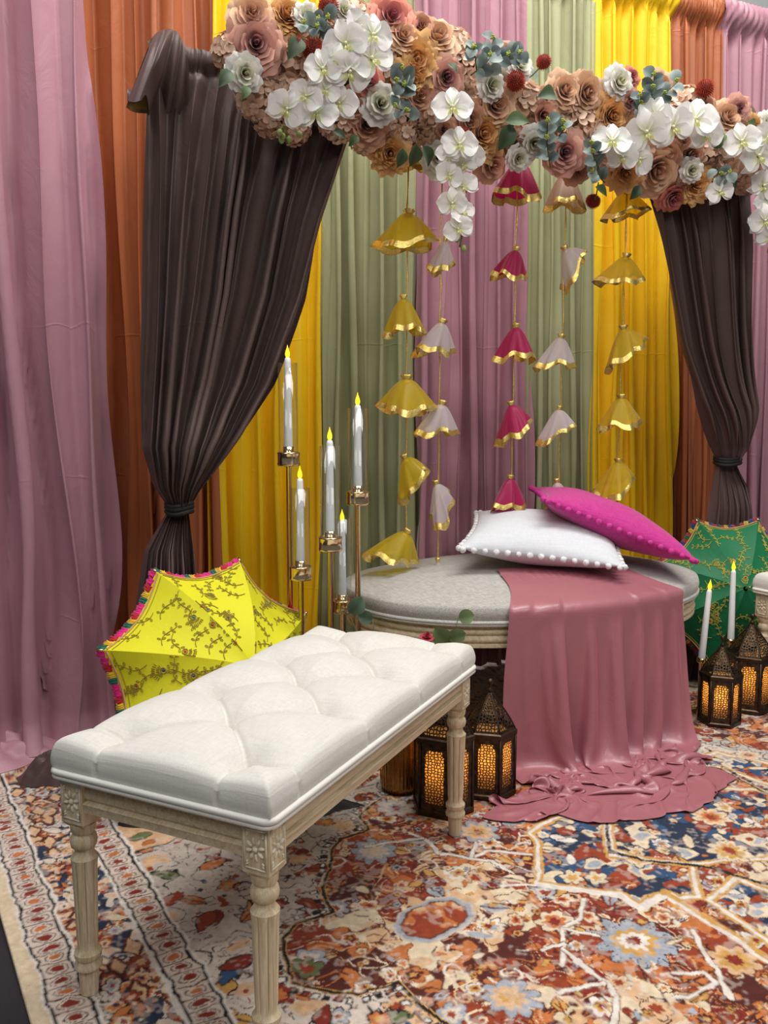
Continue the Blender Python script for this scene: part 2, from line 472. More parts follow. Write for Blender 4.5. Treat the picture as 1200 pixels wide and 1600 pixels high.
def leaf2(c, L, Wd, ang, col, edge='black', vein=None):
    c = np.asarray(c); w = win(c - L, c + L)
    x, y = GU[w] - c[0], GV[w] - c[1]
    ca, sa = math.cos(ang), math.sin(ang)
    t, v = (x * ca + y * sa) / L, (-x * sa + y * ca) / Wd
    q = np.abs(v) - np.clip(1 - t * t, 0, 1) ** .8 * (1 + .25 * t)
    ok = np.abs(t) < 1
    if edge: IMG[w][(q < .22) & (np.abs(t) < 1.08)] = CC[edge]
    IMG[w][(q < 0) & ok] = CC[col]
    if vein: IMG[w][(np.abs(v) < .16) & ok] = CC[vein]
def scroll(c, r, ang, turns, wd, col):
    t = np.linspace(0, turns * 2 * math.pi, 26)
    rad = r * (1 - t / (turns * 2 * math.pi) * .85)
    stroke(np.stack([c[0] + rad * np.cos(t + ang), c[1] + rad * np.sin(t + ang)], 1), wd, col)

BW = .285                                       # border width
IMG[:] = CC['ivory']
du = np.minimum(GU, (U1 - GU)); dv = np.minimum(GV - V0, V1 - GV)
DB = np.minimum(du, dv)                          # distance from the nearest edge
REG[DB > BW] = 1                                 # 0 border, 1 field, 2 medallion, 3 navy, 4 cream panel
# red medallion, its notched outline
med = [ru(*p) for p in [(447, 1467), (463, 1443), (520, 1427), (503, 1400), (500, 1387), (517, 1357), (520, 1327), (533, 1310), (577, 1297), (560, 1275), (600, 1245), (690, 1215), (800, 1200),
       (900, 1190), (1010, 1180), (1120, 1200), (1240, 1260), (1330, 1330), (1400, 1450), (1300, 1560), (1150, 1640), (1000, 1760), (860, 1720), (760, 1640), (690, 1592), (653, 1570), (620, 1533), (560, 1558), (453, 1537)]]
fill(med, 'red', None, reg=2)
fill([ru(*p) for p in [(1030, 1128), (1060, 1085), (1130, 1075), (1260, 1085), (1300, 1140), (1210, 1175), (1100, 1150)]], 'rust', 'black', .004, reg=2)
fill([ru(*p) for p in [(560, 1235), (600, 1205), (700, 1190), (690, 1160), (560, 1180), (480, 1230)]], 'rust', 'black', .004, reg=2)
# dark red / rust clouds inside the medallion
k2 = REG == 2
nz = vnoise(.09, 11) * .6 + vnoise(.035, 12) * .4
IMG[k2 & (nz > .5)] = CC['maroon']
IMG[k2 & (nz < .40)] = CC['rust']
IMG[k2 & (vnoise(.05, 15) * .6 + vnoise(.02, 16) * .4 > .62)] = CC['orange']
for lv_ in (.36, .45, .55, .6): IMG[k2 & (np.abs(nz - lv_) < .005)] = CC['maroon' if lv_ < .5 else 'orange']
IMG[k2 & (np.abs(nz - .50) < .006)] = CC['peach']
IMG[k2 & (np.abs(nz - .40) < .005)] = CC['cream']
# pale heart of the medallion
nz2 = vnoise(.06, 13) * .55 + vnoise(.022, 14) * .45
for c, r in (((660, 1440), .17), ((735, 1400), .13), ((690, 1490), .15), ((800, 1440), .10), ((1010, 1560), .12), ((840, 1560), .09), ((1180, 1400), .12), ((560, 1440), .08)):
    c = ru(*c); w = win(c - r * 1.5, c + r * 1.5)
    q = np.hypot(GU[w] - c[0], GV[w] - c[1]) / r + (nz2[w] - .5) * 1.9
    mk = (q < .47) & (REG[w] == 2)
    IMG[w][(q < .52) & (REG[w] == 2)] = CC['brown']
    IMG[w][mk] = CC['cream']
    IMG[w][mk & (vnoise(.03, 21)[w] > .62)] = CC['peach']
# navy star bands
nav1 = [ru(*p) for p in [(829, 1303), (864, 1279), (900, 1274), (945, 1272), (948, 1328), (1010, 1342), (1080, 1352), (1092, 1400), (1060, 1402), (1040, 1396), (1000, 1416), (968, 1396), (838, 1380), (842, 1320)]]
nav2 = [ru(*p) for p in [(952, 1276), (1010, 1275), (1060, 1262), (1110, 1230), (1200, 1235), (1290, 1290), (1200, 1340), (1130, 1345), (1080, 1350), (955, 1335)]]
nav3 = [ru(*p) for p in [(1110, 1405), (1150, 1372), (1230, 1400), (1330, 1470), (1260, 1520), (1200, 1470)]]
nav4 = [ru(*p) for p in [(1075, 1190), (1130, 1200), (1230, 1235), (1230, 1200), (1120, 1175)]]
for q in (nav1, nav2, nav3, nav4):
    fill(q, 'navy', None, reg=3)
k3 = REG == 3
IMG[k3 & (vnoise(.045, 31) > .5)] = CC['blue']
IMG[k3 & (vnoise(.05, 32) * .6 + vnoise(.02, 33) * .4 > .6)] = CC['rust']
nzc = vnoise(.05, 34) * .6 + vnoise(.02, 35) * .4
IMG[k3 & (nzc > .60)] = CC['black']
IMG[k3 & (nzc > .615)] = CC['cream']
IMG[k3 & (nzc > .72)] = CC['sky']
for q in (nav1, nav2, nav3, nav4):
    fill(q, None, 'gold', .013); fill(q, None, 'white', .0055)
stroke([ru(*p) for p in [(948, 1270), (950, 1330), (1000, 1342), (1090, 1352), (1200, 1380)]], .005, 'black')
# field ground: fine black line drawing, grey tint
k1 = REG == 1
IMG[k1 & (vnoise(.3, 41) > .45)] = CC['grey']
def iso(nzv, lv, wdt): return np.abs(nzv - lv) < wdt
fieldn = vnoise(.055, 42) * .7 + vnoise(.025, 43) * .3
IMG[k1 & (iso(fieldn, .40, .010) | iso(fieldn, .60, .010))] = CC['black']
IMG[k1 & (fieldn > .74)] = CC['peach']
fine_ = vnoise(.03, 44) * .7 + vnoise(.012, 45) * .3
IMG[k1 & iso(fine_, .66, .010)] = CC['brown']
IMG[k1 & (fine_ < .20)] = CC['rust']
# scattered motifs per region
r7 = random.Random(3)
def scatter(n, lo, hi, want, fn):
    for _ in range(n):
        u, v = r7.uniform(lo[0], hi[0]), r7.uniform(lo[1], hi[1])
        i, j = int((v - V0) / RES), int((u - U0) / RES)
        if 0 <= i < NVX and 0 <= j < NUX and REG[i, j] == want: fn(np.array([u, v]))
def med_motif(c):
    k = r7.random()
    if k < .30: leaf2(c, r7.uniform(.018, .04), r7.uniform(.008, .016), r7.uniform(0, 6.3), r7.choice(['peach', 'orange', 'cream', 'rust', 'gold', 'sky', 'maroon']), r7.choice(['maroon', 'cream', 'brown']), r7.choice([None, 'maroon', 'rust']))
    elif k < .55: rosette(c, r7.uniform(.015, .034), r7.choice([5, 6, 8]), r7.choice([['cream', 'orange', 'red'], ['sky', 'ivory', 'rust'], ['orange', 'maroon', 'gold'], ['peach', 'rust'], ['white', 'gold', 'red']]), r7.random() * 6, .35, r7.choice(['maroon', 'brown', 'white']))
    elif k < .75: scroll(c, r7.uniform(.015, .035), r7.random() * 6, 1.1, .0022, r7.choice(['cream', 'white', 'peach', 'maroon']))
    else:
        a = r7.random() * 6.3; L = r7.uniform(.03, .06)
        p = [c + np.array([math.cos(a + b), math.sin(a + b)]) * L * t for t, b in ((0, 0), (.35, .2), (.7, -.1), (1, .3))]
        stroke(p, .0024, r7.choice(['maroon', 'cream', 'brown', 'ivory', 'gold']))
scatter(1500, (.25, -1.2), (2.6, .7), 2, med_motif)
def tiny(c):                                      # fine drawing between the large motifs
    k = r7.random()
    if k < .55:
        a = r7.random() * 6.3; L = r7.uniform(.012, .028); b = r7.uniform(-1.2, 1.2)
        stroke([c, c + L * .5 * np.array([math.cos(a), math.sin(a)]), c + L * np.array([math.cos(a + b * .5), math.sin(a + b * .5)])], .0017, r7.choice(['maroon', 'black', 'cream', 'brown', 'white']))
    elif k < .85: leaf2(c, r7.uniform(.008, .015), r7.uniform(.004, .006), r7.random() * 6.3, r7.choice(['rust', 'maroon', 'peach', 'orange', 'cream', 'sky', 'gold']), r7.choice(['maroon', None, 'black']))
    else: rosette(c, r7.uniform(.007, .012), 5, r7.choice([['gold', 'red'], ['cream', 'orange'], ['sky', 'maroon']]), r7.random() * 6, .4, 'maroon')
scatter(2000, (.25, -.8), (2.6, .8), 2, tiny)
def field_motif(c):
    k = r7.random()
    if k < .34: leaf2(c, r7.uniform(.016, .036), r7.uniform(.008, .015), r7.uniform(0, 6.3), r7.choice(['gold', 'orange', 'rust', 'peach', 'green', 'red', 'grey']), 'black', r7.choice([None, 'black', 'brown']))
    elif k < .6: scroll(c, r7.uniform(.014, .036), r7.random() * 6, r7.uniform(.6, 1.3), .0018, 'black')
    elif k < .7: rosette(c, r7.uniform(.015, .03), r7.choice([5, 6, 8]), r7.choice([['orange', 'gold'], ['red', 'orange'], ['sky', 'ivory', 'rust'], ['peach', 'rust']]), r7.random() * 6, .4)
    elif k < .85:
        a = r7.random() * 6.3; b = a + 1.57; n = 7; L = r7.uniform(.05, .09)
        d, e = np.array([math.cos(a), math.sin(a)]), np.array([math.cos(b), math.sin(b)])
        stroke([c + d * L * (i / n - .5) + e * .009 * (-1) ** i for i in range(n)], .0016, 'black')
    else: leaf2(c, .008, .004, r7.random() * 6, r7.choice(['blue', 'navy', 'red', 'maroon']), None)
scatter(1500, (.28, -1.7), (2.7, .95), 1, field_motif)
def nav_motif(c):
    if r7.random() < .5: rosette(c, r7.uniform(.014, .03), r7.choice([4, 5, 6]), r7.choice([['cream', 'gold'], ['white', 'sky', 'orange'], ['orange', 'rust', 'cream']]), r7.random() * 6, .4)
    else: leaf2(c, r7.uniform(.018, .034), .010, r7.random() * 6.3, r7.choice(['cream', 'white', 'orange', 'rust']), 'black')
scatter(420, (.8, -.6), (2.4, .6), 3, nav_motif)
scatter(500, (.8, -.6), (2.4, .6), 3, tiny)
for q in (nav1, nav2, nav3, nav4):
    fill(q, None, 'gold', .011); fill(q, None, 'white', .005)
stroke([ru(*p) for p in [(948, 1270), (950, 1330), (1000, 1342), (1090, 1352), (1200, 1380)]], .005, 'black')
# named motifs
big = ru(992, 1472)
rosette(big, .082, 10, ['sky', 'sky', 'gold', 'white', 'red'], .3, .3, 'black', .95)
for i in range(10):
    a = i * .628 + .3
    leaf2(big + .068 * np.array([math.cos(a), math.sin(a)]), .014, .007, a, 'sky', 'navy', 'gold' if i % 3 == 0 else None)
hexc = [ru(*p) for p in [(613, 1447), (623, 1427), (673, 1403), (707, 1400), (740, 1413), (747, 1433), (720, 1453), (667, 1473), (633, 1467)]]
fill(hexc, 'sky', 'grey', .003)
hc = np.mean(hexc, 0); fill([hc + (p - hc) * .8 for p in hexc], 'orange', 'brown', .003)
wv_ = win(hc - .09, hc + .09); kk = inside([hc + (p - hc) * .78 for p in hexc], wv_)
IMG[wv_][kk & (nz2[wv_] > .5)] = CC['rust']; IMG[wv_][kk & (nz2[wv_] < .38)] = CC['peach']
for c, r, n, cols in (((620, 1262), .05, 8, ['grey', 'ivory', 'sky', 'red']), ((585, 1330), .055, 9, ['sky', 'ivory', 'cream']), ((745, 1300), .055, 8, ['sky', 'peach', 'gold', 'rust']), ((800, 1280), .035, 7, ['sky', 'ivory']),
                      ((1110, 1275), .05, 8, ['cream', 'peach', 'orange', 'rust']), ((1140, 1330), .05, 9, ['cream', 'gold', 'rust']), ((800, 1560), .05, 9, ['sky', 'peach', 'gold']), ((870, 1440), .04, 7, ['cream', 'orange', 'red']), ((1150, 1500), .045, 8, ['peach', 'gold', 'red']), ((480, 1510), .03, 6, ['green', 'rust']), ((880, 1215), .04, 8, ['cream', 'sky', 'red']), ((1170, 1180), .04, 8, ['cream', 'peach', 'rust'])):
    rosette(ru(*c), r, n, cols, .2, .34, 'maroon')
for pts in ([(640, 1300), (660, 1307), (683, 1333), (737, 1340), (763, 1330), (830, 1337)], [(740, 1317), (739, 1338)], [(570, 1325), (640, 1312), (660, 1307)], [(690, 1333), (770, 1345), (800, 1365)],
            [(913, 1405), (911, 1436), (878, 1450), (878, 1510)], [(878, 1485), (948, 1538), (965, 1560)], [(880, 1450), (930, 1462)], [(845, 1485), (880, 1475)], [(965, 1560), (960, 1600), (955, 1640)], [(870, 1550), (905, 1540), (940, 1535)],
            [(1085, 1455), (1105, 1490), (1120, 1510), (1140, 1560)], [(1060, 1556), (1080, 1556), (1120, 1535), (1100, 1520), (1060, 1522)]):
    p = [ru(*q) for q in pts]
    stroke(p, .0062, 'brown'); stroke(p, .0046, 'white')
stroke([ru(*q) for q in [(1040, 1398), (1083, 1424), (1140, 1458), (1200, 1500)]], .012, 'gold')
stroke([ru(*q) for q in [(1040, 1402), (1083, 1428), (1140, 1462), (1200, 1504)]], .005, 'white')
stroke([ru(*q) for q in [(780, 1385), (838, 1384), (968, 1400), (1000, 1422), (1040, 1402)]], .005, 'white')
# dashed dark outline of the medallion, with its block guard
med2 = np.array(med)
for wdt, cn in ((.0055, 'gold'), (.0035, 'black')):
    stroke(np.vstack([med2, med2[:1]]), wdt, cn)
mc = med2.mean(0)
for i in range(len(med2)):
    a, b = med2[i], med2[(i + 1) % len(med2)]
    L = np.linalg.norm(b - a); nn = max(1, int(L / .018))
    t = (b - a) / L; nrm = np.array([t[1], -t[0]])
    if nrm @ ((a + b) / 2 - mc) < 0: nrm = -nrm
    for q in range(nn):
        c = a + t * (q + .5) * L / nn + nrm * .018
        fill([c + t * x + nrm * y for x, y in ((-.006, -.006), (.006, -.006), (.006, .006), (-.006, .006))], ['white', 'rust', 'black'][q % 3], 'black', .0016)
# peach spandrel by the inner guard
fill([ru(*p) for p in [(172, 1296), (195, 1335), (262, 1318), (300, 1290), (240, 1270)]], 'peach', 'black', .003)
leaf2(ru(215, 1308), .03, .014, 0, 'green', 'brown'); leaf2(ru(232, 1316), .02, .01, .4, 'orange', 'brown')
for c, a, cn in (((186, 1540), .2, 'gold'), ((345, 1545), .5, 'gold'), ((340, 1585), -.2, 'gold'), ((360, 1518), .8, 'blue'), ((370, 1505), 0., 'red'), ((320, 1440), .9, 'rust'), ((270, 1405), .4, 'rust'), ((330, 1352), .3, 'orange')):
    leaf2(ru(*c), .034, .016, a, cn, 'black', None)
# border: navy ground with curls and flowers, teeth guards each side
kb = DB < BW
IMG[kb] = CC['ivory']
main = (DB > .098) & (DB < .222)
bn = vnoise(.03, 51) * .6 + vnoise(.014, 52) * .4
IMG[main & (bn < .56)] = CC['navy']
IMG[main & (bn > .66)] = CC['peach']
IMG[main & iso(bn, .54, .012)] = CC['black']
REG[main] = 5
def bor_motif(c):
    k = r7.random()
    if k < .38: rosette(c, r7.uniform(.014, .026), r7.choice([5, 6, 8]), r7.choice([['orange', 'cream', 'red'], ['peach', 'orange', 'navy'], ['ivory', 'sky', 'rust'], ['rust', 'peach']]), r7.random() * 6, .34, 'black')
    elif k < .6: leaf2(c, r7.uniform(.014, .03), r7.uniform(.007, .012), r7.random() * 6.3, r7.choice(['peach', 'rust', 'ivory', 'cream', 'orange']), 'black')
    elif k < .8: scroll(c, r7.uniform(.012, .024), r7.random() * 6, 1.2, .0032, r7.choice(['navy', 'ivory', 'peach', 'cream']))
    else: fill([c + np.array(q) for q in ((0, -.035), (.018, 0), (0, .035), (-.018, 0))], 'peach', 'maroon', .003)
scatter(1500, (0, V0), (.3, V1), 5, bor_motif)
scatter(500, (2.6, V0), (U1, V1), 5, bor_motif)
scatter(500, (0, .8), (U1, V1), 5, bor_motif)
for d0 in (.062, .252):                          # guards: a row of red and orange teeth in pale loops
    gk = np.abs(DB - d0) < .026
    IMG[gk] = CC['ivory']
    along = np.where(du < dv, GV, GU)
    ph = np.mod(along / .036, 1.) - .5
    q = np.hypot(ph * .036 * 1.2, (DB - d0) * .75)
    ci = np.mod(np.floor(along / .036), 3)
    IMG[gk & (q < .0155)] = CC['maroon']; IMG[gk & (q < .0135)] = CC['ivory']
    IMG[gk & (q < .0095) & (ci != 1)] = CC['red']; IMG[gk & (q < .0095) & (ci == 1)] = CC['orange']
    IMG[gk & (np.abs(ph) > .46)] = CC['brown']
    for e in (-.03, .03): IMG[np.abs(DB - d0 - e) < .003] = CC['black']
    for e in (-.035, .036): IMG[np.abs(DB - d0 - e) < .0035] = CC['white']
IMG[DB < .026] = CC['cream'] * .92
# wash: the dye is uneven and worn
wash = .70 + .24 * vnoise(.012, 61)[..., None] + .20 * vnoise(.006, 62)[..., None]
wear = np.clip((vnoise(.02, 63) * .5 + vnoise(.008, 64) * .5 - .58) * 4, 0, .35)[..., None] * (REG > 0)[..., None]
IMG = IMG * wash * (1 - wear) + wear * CC['ivory'] * .95
IMG = np.clip(IMG, 0, 1)

def rug_axis(segs):
    out = [segs[0][0]]
    for a, b, st in segs: out += list(np.linspace(a, b, max(2, int(round((b - a) / st)) + 1))[1:])
    return np.array(out)
ua = rug_axis([(U0, 1.15, .0026), (1.15, 2.5, .0042), (2.5, U1, .02)])
va = rug_axis([(V0, -.66, .03), (-.66, .35, .0026), (.35, 1.0, .0042), (1.0, V1, .02)])
gu, gv = np.meshgrid(ua, va)
P = np.zeros((len(va), len(ua), 3))
P[..., 0] = R0[0] + gu * RU[0] + gv * RV[0]; P[..., 1] = R0[1] + gu * RU[1] + gv * RV[1]
P[..., 2] = 0
fi, fj = np.clip((gv - V0) / RES, 0, NVX - 1.001), np.clip((gu - U0) / RES, 0, NUX - 1.001)
i0, j0 = fi.astype(int), fj.astype(int); fi = (fi - i0)[..., None]; fj = (fj - j0)[..., None]
colr = (IMG[i0, j0] * (1 - fj) + IMG[i0, j0 + 1] * fj) * (1 - fi) + (IMG[i0 + 1, j0] * (1 - fj) + IMG[i0 + 1, j0 + 1] * fj) * fi
nV, nU = gu.shape
me = bpy.data.meshes.new('rug')
idx = np.arange(nV * nU).reshape(nV, nU)
q = np.stack([idx[:-1, :-1], idx[:-1, 1:], idx[1:, 1:], idx[1:, :-1]], -1).reshape(-1, 4)
rim = np.concatenate([idx[0], idx[1:, -1], idx[-1, -2::-1], idx[-2:0:-1, 0]])     # outline of the pile
low = P.reshape(-1, 3)[rim] - np.array([0, 0, .0115])
nb = nV * nU; nr = len(rim)
side = np.stack([rim, nb + np.arange(nr), nb + (np.arange(nr) + 1) % nr, np.roll(rim, -1)], -1)
q = np.concatenate([q, side])
Vr = np.concatenate([P.reshape(-1, 3), low]); Cr = np.concatenate([colr.reshape(-1, 3), colr.reshape(-1, 3)[rim]])
me.vertices.add(len(Vr)); me.vertices.foreach_set('co', Vr.ravel())
me.loops.add(q.size); me.loops.foreach_set('vertex_index', q.ravel())
me.polygons.add(len(q)); me.polygons.foreach_set('loop_start', np.arange(len(q)) * 4)
try: me.polygons.foreach_set('loop_total', np.full(len(q), 4))
except Exception: pass
me.update(calc_edges=True)
ca = me.color_attributes.new('Col', 'FLOAT_COLOR', 'POINT')
ca.data.foreach_set('color', np.concatenate([Cr, np.ones((len(Cr), 1))], 1).ravel())
RUGM = mat_attr('woven_rug_pile', .92, 0, .15, .15, var=.22, nscale=520., bd=.0015)
me.materials.append(RUGM)
rug = link('rug', me)
tag(rug, 'large worn persian style rug in red, navy and ivory covering the floor', 'rug')

# ------------------------------------------------------------------ backdrop: rod and nine hung panels
BH = 2.60
bd = thing('backdrop_frame', WP(1.3, 0, 0), 0, 'steel pipe frame that carries the coloured curtain panels', 'pipe frame')
m = MB(); m.tube([np.array(WP(-1.2, 0, BH)) - WP(1.3, 0, 0), np.array(WP(3.6, 0, BH)) - WP(1.3, 0, 0)], .02, 10); m.build('crossbar', STEEL, bd)
for s_ in (-1.15, 3.5):
    m = MB(); m.tube([WP(s_, -.03, 0) - WP(1.3, 0, 0), WP(s_, -.03, BH) - WP(1.3, 0, 0)], .022, 10); m.box(WP(s_, -.03, .005) - WP(1.3, 0, 0), (.2, .2, .005)); m.build('upright', STEEL, bd)

def fold_phase(n, u, seed):
    r = np.random.default_rng(seed)
    w = r.uniform(.55, 1.5, n); e = np.concatenate([[0], np.cumsum(w)]) / w.sum()
    return np.interp(u, e, np.arange(n + 1)), r
def curtain(name, edges, off, nfold, amp, seed, mat, label, ztop=BH, head=True, nu=190, nz=64, lean=0., puddle=0., lap=.012):
    """edges: [(z, s_left, s_right), ...] from top to bottom"""
    ed = np.array(sorted(edges)); u = np.linspace(0, 1, nu)
    zs = np.concatenate([np.linspace(.012, .1, 8)[:-1], np.linspace(.1, ztop - .12, nz - 16), np.linspace(ztop - .12, ztop + .045, 10)[1:]])
    ph, r = fold_phase(nfold, u, seed)
    a1, a2, a3 = r.uniform(0, 6.3, 3)
    wob = r.uniform(-1, 1, nfold + 2)
    P = np.zeros((len(zs), nu, 3))
    for i, z in enumerate(zs):
        sl, sr = np.interp(z, ed[:, 0], ed[:, 1]) - lap, np.interp(z, ed[:, 0], ed[:, 2]) + lap
        dn = 1 - z / ztop
        p = ph + .16 * np.sin(2.2 * z + a1 + ph * .9) * (.3 + dn) + .10 * np.sin(5.1 * z + a2 + ph * 2.1) * (.3 + dn)
        f = np.abs(np.sin(math.pi * p)) ** .62
        a = 1.75 * amp * (1. + .5 * np.sin(p * 2.3 + a3)) * (.75 + .4 * dn)
        o = a * (f - .6) + .35 * amp * np.sin(p * 1.1 + z * 1.3 + a1)
        sh = .30 * a * np.sin(2 * math.pi * p)
        if head:                                 # gathered tightly round the rod near the top
            g = sstep(ztop - .10, ztop - .045, z)
            fine = .012 * np.abs(np.sin(math.pi * (ph * 2.6 + .8 * np.sin(z * 30 + ph))))
            ring = math.sqrt(max(0, 1 - ((z - ztop) / .05) ** 2)) * .03
            o = o * (1 - g) + g * (fine + ring + .002)
            sh = sh * (1 - .8 * g)
        if z < .1: o = o + puddle * (1 - z / .1) ** 1.6
        P[i] = [WP(s_, off + oo, z) for s_, oo in zip(sl + (sr - sl) * u + sh, o)]
    base = WP((ed[0, 1] + ed[0, 2]) / 2, off, 0)
    m = MB(); m.grid(P - base)
    o = m.build(name, mat); o.location = base
    return tag(o, label, 'curtain', 'coloured backdrop panels')
curtain('curtain_panel', [(2.6, -.95, .020), (1.6, -.95, .022), (1.1, -.95, .030), (.6, -.92, .036), (0, -.88, .034)], .150, 10, .05, 3, MAUVE, 'mauve satin curtain at the far left, puddling on the floor', puddle=.06)
curtain('curtain_panel', [(2.6, -.10, .43), (0, -.10, .405)], .0, 8, .034, 5, RUST, 'rust orange curtain behind the left brown drape')
curtain('curtain_panel', [(2.6, .418, .78), (0, .392, .76)], .012, 6, .03, 8, YELLOW, 'yellow curtain behind the tall candle stands')
curtain('curtain_panel', [(2.6, .765, 1.14), (0, .75, 1.146)], .0, 7, .034, 9, SAGE, 'sage green curtain left of the middle mauve one')
curtain('curtain_panel', [(2.6, 1.13, 1.58), (0, 1.14, 1.63)], .014, 8, .034, 12, MAUVE, 'mauve curtain in the middle between two sage green ones')
curtain('curtain_panel', [(2.6, 1.57, 1.885), (0, 1.62, 1.965)], .0, 7, .03, 14, SAGE, 'sage green curtain right of the middle mauve one')
curtain('curtain_panel', [(2.6, 1.872, 2.25), (0, 1.95, 2.372)], .012, 7, .034, 16, YELLOW, 'yellow curtain behind the rightmost string of organza bells')
curtain('curtain_panel', [(2.6, 2.245, 2.52), (0, 2.36, 2.665)], .0, 8, .026, 18, RUST, 'rust orange curtain behind the right brown drape')
curtain('curtain_panel', [(2.6, 2.51, 3.3), (0, 2.65, 3.3)], .012, 12, .034, 21, MAUVE, 'mauve curtain at the far right with a gathered heading')

# heap of fabric on the floor: a low mound with radiating folds
def heap(name, mat, c, ax, ay, h, rot, seed, parent=None, folds=9):
    r = np.random.default_rng(seed)
    nr, na = 22, 90
    a = np.arange(na) * 2 * math.pi / na
    P = np.zeros((nr, na, 3))
    p1, p2, p3 = r.uniform(0, 6.3, 3)
    for i in range(nr):
        t = i / (nr - 1)
        rim_ = 1 + .13 * np.sin(3 * a + p1) + .08 * np.sin(5 * a + p2) + .03 * np.sin(11 * a + p3)
        rr = t * rim_
        hh = h * (1 - t ** 2.2) * (1 + .35 * np.sin(folds * a + 3 * t + p2) * t + .25 * np.sin(2 * a + p1)) + .012 * (np.abs(np.sin(math.pi * (t * 3.2 + .5 * np.sin(2 * a + p3)))) - .3) * np.sin(math.pi * min(1, t * 1.02))
        P[i] = np.stack([rr * ax * np.cos(a), rr * ay * np.sin(a), np.maximum(hh, .003 if i < nr - 1 else .0015)], 1)
    ca_, sa_ = math.cos(rot), math.sin(rot)
    Q = P.copy(); Q[..., 0] = P[..., 0] * ca_ - P[..., 1] * sa_; Q[..., 1] = P[..., 0] * sa_ + P[..., 1] * ca_
    m = MB(); m.grid(Q + np.array([c[0], c[1], 0]) * (parent is not None), closed_v=True)
    o = m.build(name, mat, parent)
    if parent is None: o.location = (c[0], c[1], 0)
    return o
left_panel = [o for o in COL.objects if o.name == 'curtain_panel'][0]
hp = heap('floor_puddle', MAUVE, on_level(-60, 1190) - np.array(left_panel.location), .30, .13, .06, .35, 4, left_panel)

# ------------------------------------------------------------------ front frame with the two tied brown drapes
DOFF = .42
fr = thing('drape_frame', WP(1.2, DOFF, 0), 0, 'slim pole frame under the flowers, hidden in the brown drapes', 'pole frame')
b0 = WP(1.2, DOFF, 0)
m = MB(); m.tube([WP(.172, DOFF, 1.895) - b0, WP(2.45, DOFF, 1.895) - b0], .016, 10); m.build('crossbar', STEEL, fr)
for s_ in (.185, 2.24):
    m = MB(); m.tube([WP(s_, DOFF - .045, 0.005) - b0, WP(s_, DOFF - .045, 1.88) - b0], .013, 10); m.tube([WP(s_, DOFF - .045, 1.88) - b0, WP(s_, DOFF, 1.895) - b0], .013, 8); m.box(WP(s_, DOFF - .045, .009) - b0, (.12, .12, .005)); m.build('upright', STEEL, fr)

def drape(name, left, right, tie, below, nfold, seed, label, mat=BROWN):
    L, Rr = np.array(sorted([(z, s_) for s_, z in left])), np.array(sorted([(z, s_) for s_, z in right]))
    base = WP(tie[0], DOFF, 0)
    root = thing(name, base, 0, label, 'drape', 'brown tied drapes')
    nu = 170; u = np.linspace(0, 1, nu)
    ph, r = fold_phase(nfold, u, seed); a1, a2 = r.uniform(0, 6.3, 2)
    def body(zs, Lf, Rf, amp, bulge, top=False):
        P = np.zeros((len(zs), nu, 3))
        for i, z in enumerate(zs):
            sl, sr = np.interp(z, Lf[:, 0], Lf[:, 1]), np.interp(z, Rf[:, 0], Rf[:, 1])
            k = abs(z - tie[1])
            p = ph + .22 * np.sin(2.6 * z + ph * 1.3 + a1) * sstep(0, .5, k)
            f = np.abs(np.sin(math.pi * p)) ** .8
            a = amp * (.35 + .75 * sstep(0, .22, k)) * (1 + .4 * np.sin(1.9 * p + a2))
            if top: a = a * (1 - .55 * sstep(1.55, 1.87, z))
            w = sr - sl
            o = a * f + bulge(z) * (1 - (2 * u - 1) ** 2)
            s_ = sl + w * u + .22 * a * np.sin(2 * math.pi * p) * min(1, w / .2)
            if top:                               # shirred over the pole
                g = sstep(1.84, 1.885, z); ring = math.sqrt(max(0., 1 - ((z - 1.9) / .03) ** 2)) * .022
                o = o * (1 - g) + g * (ring + .004 + .008 * np.abs(np.sin(math.pi * ph * 2.3)))
            P[i] = [WP(x, DOFF + y, z) for x, y in zip(s_, o)]
        return P - base
    ztop = 1.922
    zs = np.concatenate([np.linspace(tie[1], tie[1] + .25, 22)[:-1], np.linspace(tie[1] + .25, 1.82, 40)[:-1], np.linspace(1.82, ztop, 12)])
    m = MB(); m.grid(body(zs, L, Rr, .042, lambda z: .05 * math.exp(-((z - tie[1] - .1) / .14) ** 2) + .012, True)); m.build('gathered_cloth', mat, root)
    bl = np.array(sorted([(z, s_) for s_, _, z in below])); br = np.array(sorted([(z, s_) for _, s_, z in below]))
    zs = np.concatenate([np.linspace(.01, tie[1] - .12, 30)[:-1], np.linspace(tie[1] - .12, tie[1], 12)])
    P = body(zs, bl, br, .03, lambda z: .045 * sstep(tie[1], tie[1] - .2, z) + .01)
    m = MB(); m.grid(P); m.build('tail_cloth', mat, root)
    m = MB(); a = np.arange(28) * 2 * math.pi / 28
    hw = (tie[2]) / 2
    for dz in (-.008, .004, .013):
        m.tube([WP(tie[0] + (hw + .004) * math.cos(t), DOFF + .012 + .042 * math.sin(t), tie[1] + dz + .004 * math.sin(2 * t)) - base for t in a], .007, 6, closed=True)
    m.build('tie_band', BLACK, root)
    return root
dl = drape('brown_drape', [(.135, 1.93), (.14, 1.857), (.125, 1.554), (.101, 1.058), (.096, .889), (.123, .785), (.163, .722)],
           [(.80, 1.93), (.70, 1.764), (.61, 1.517), (.55, 1.299), (.452, 1.064), (.357, .92), (.245, .771), (.215, .722)],
           (.189, .722, .06), [(.163, .215, .722), (.093, .225, .611), (.043, .23, .368), (.02, .24, .173), (-.06, .26, 0)], 13, 31,
           'dark brown satin drape at the left, tied low above the yellow umbrella')
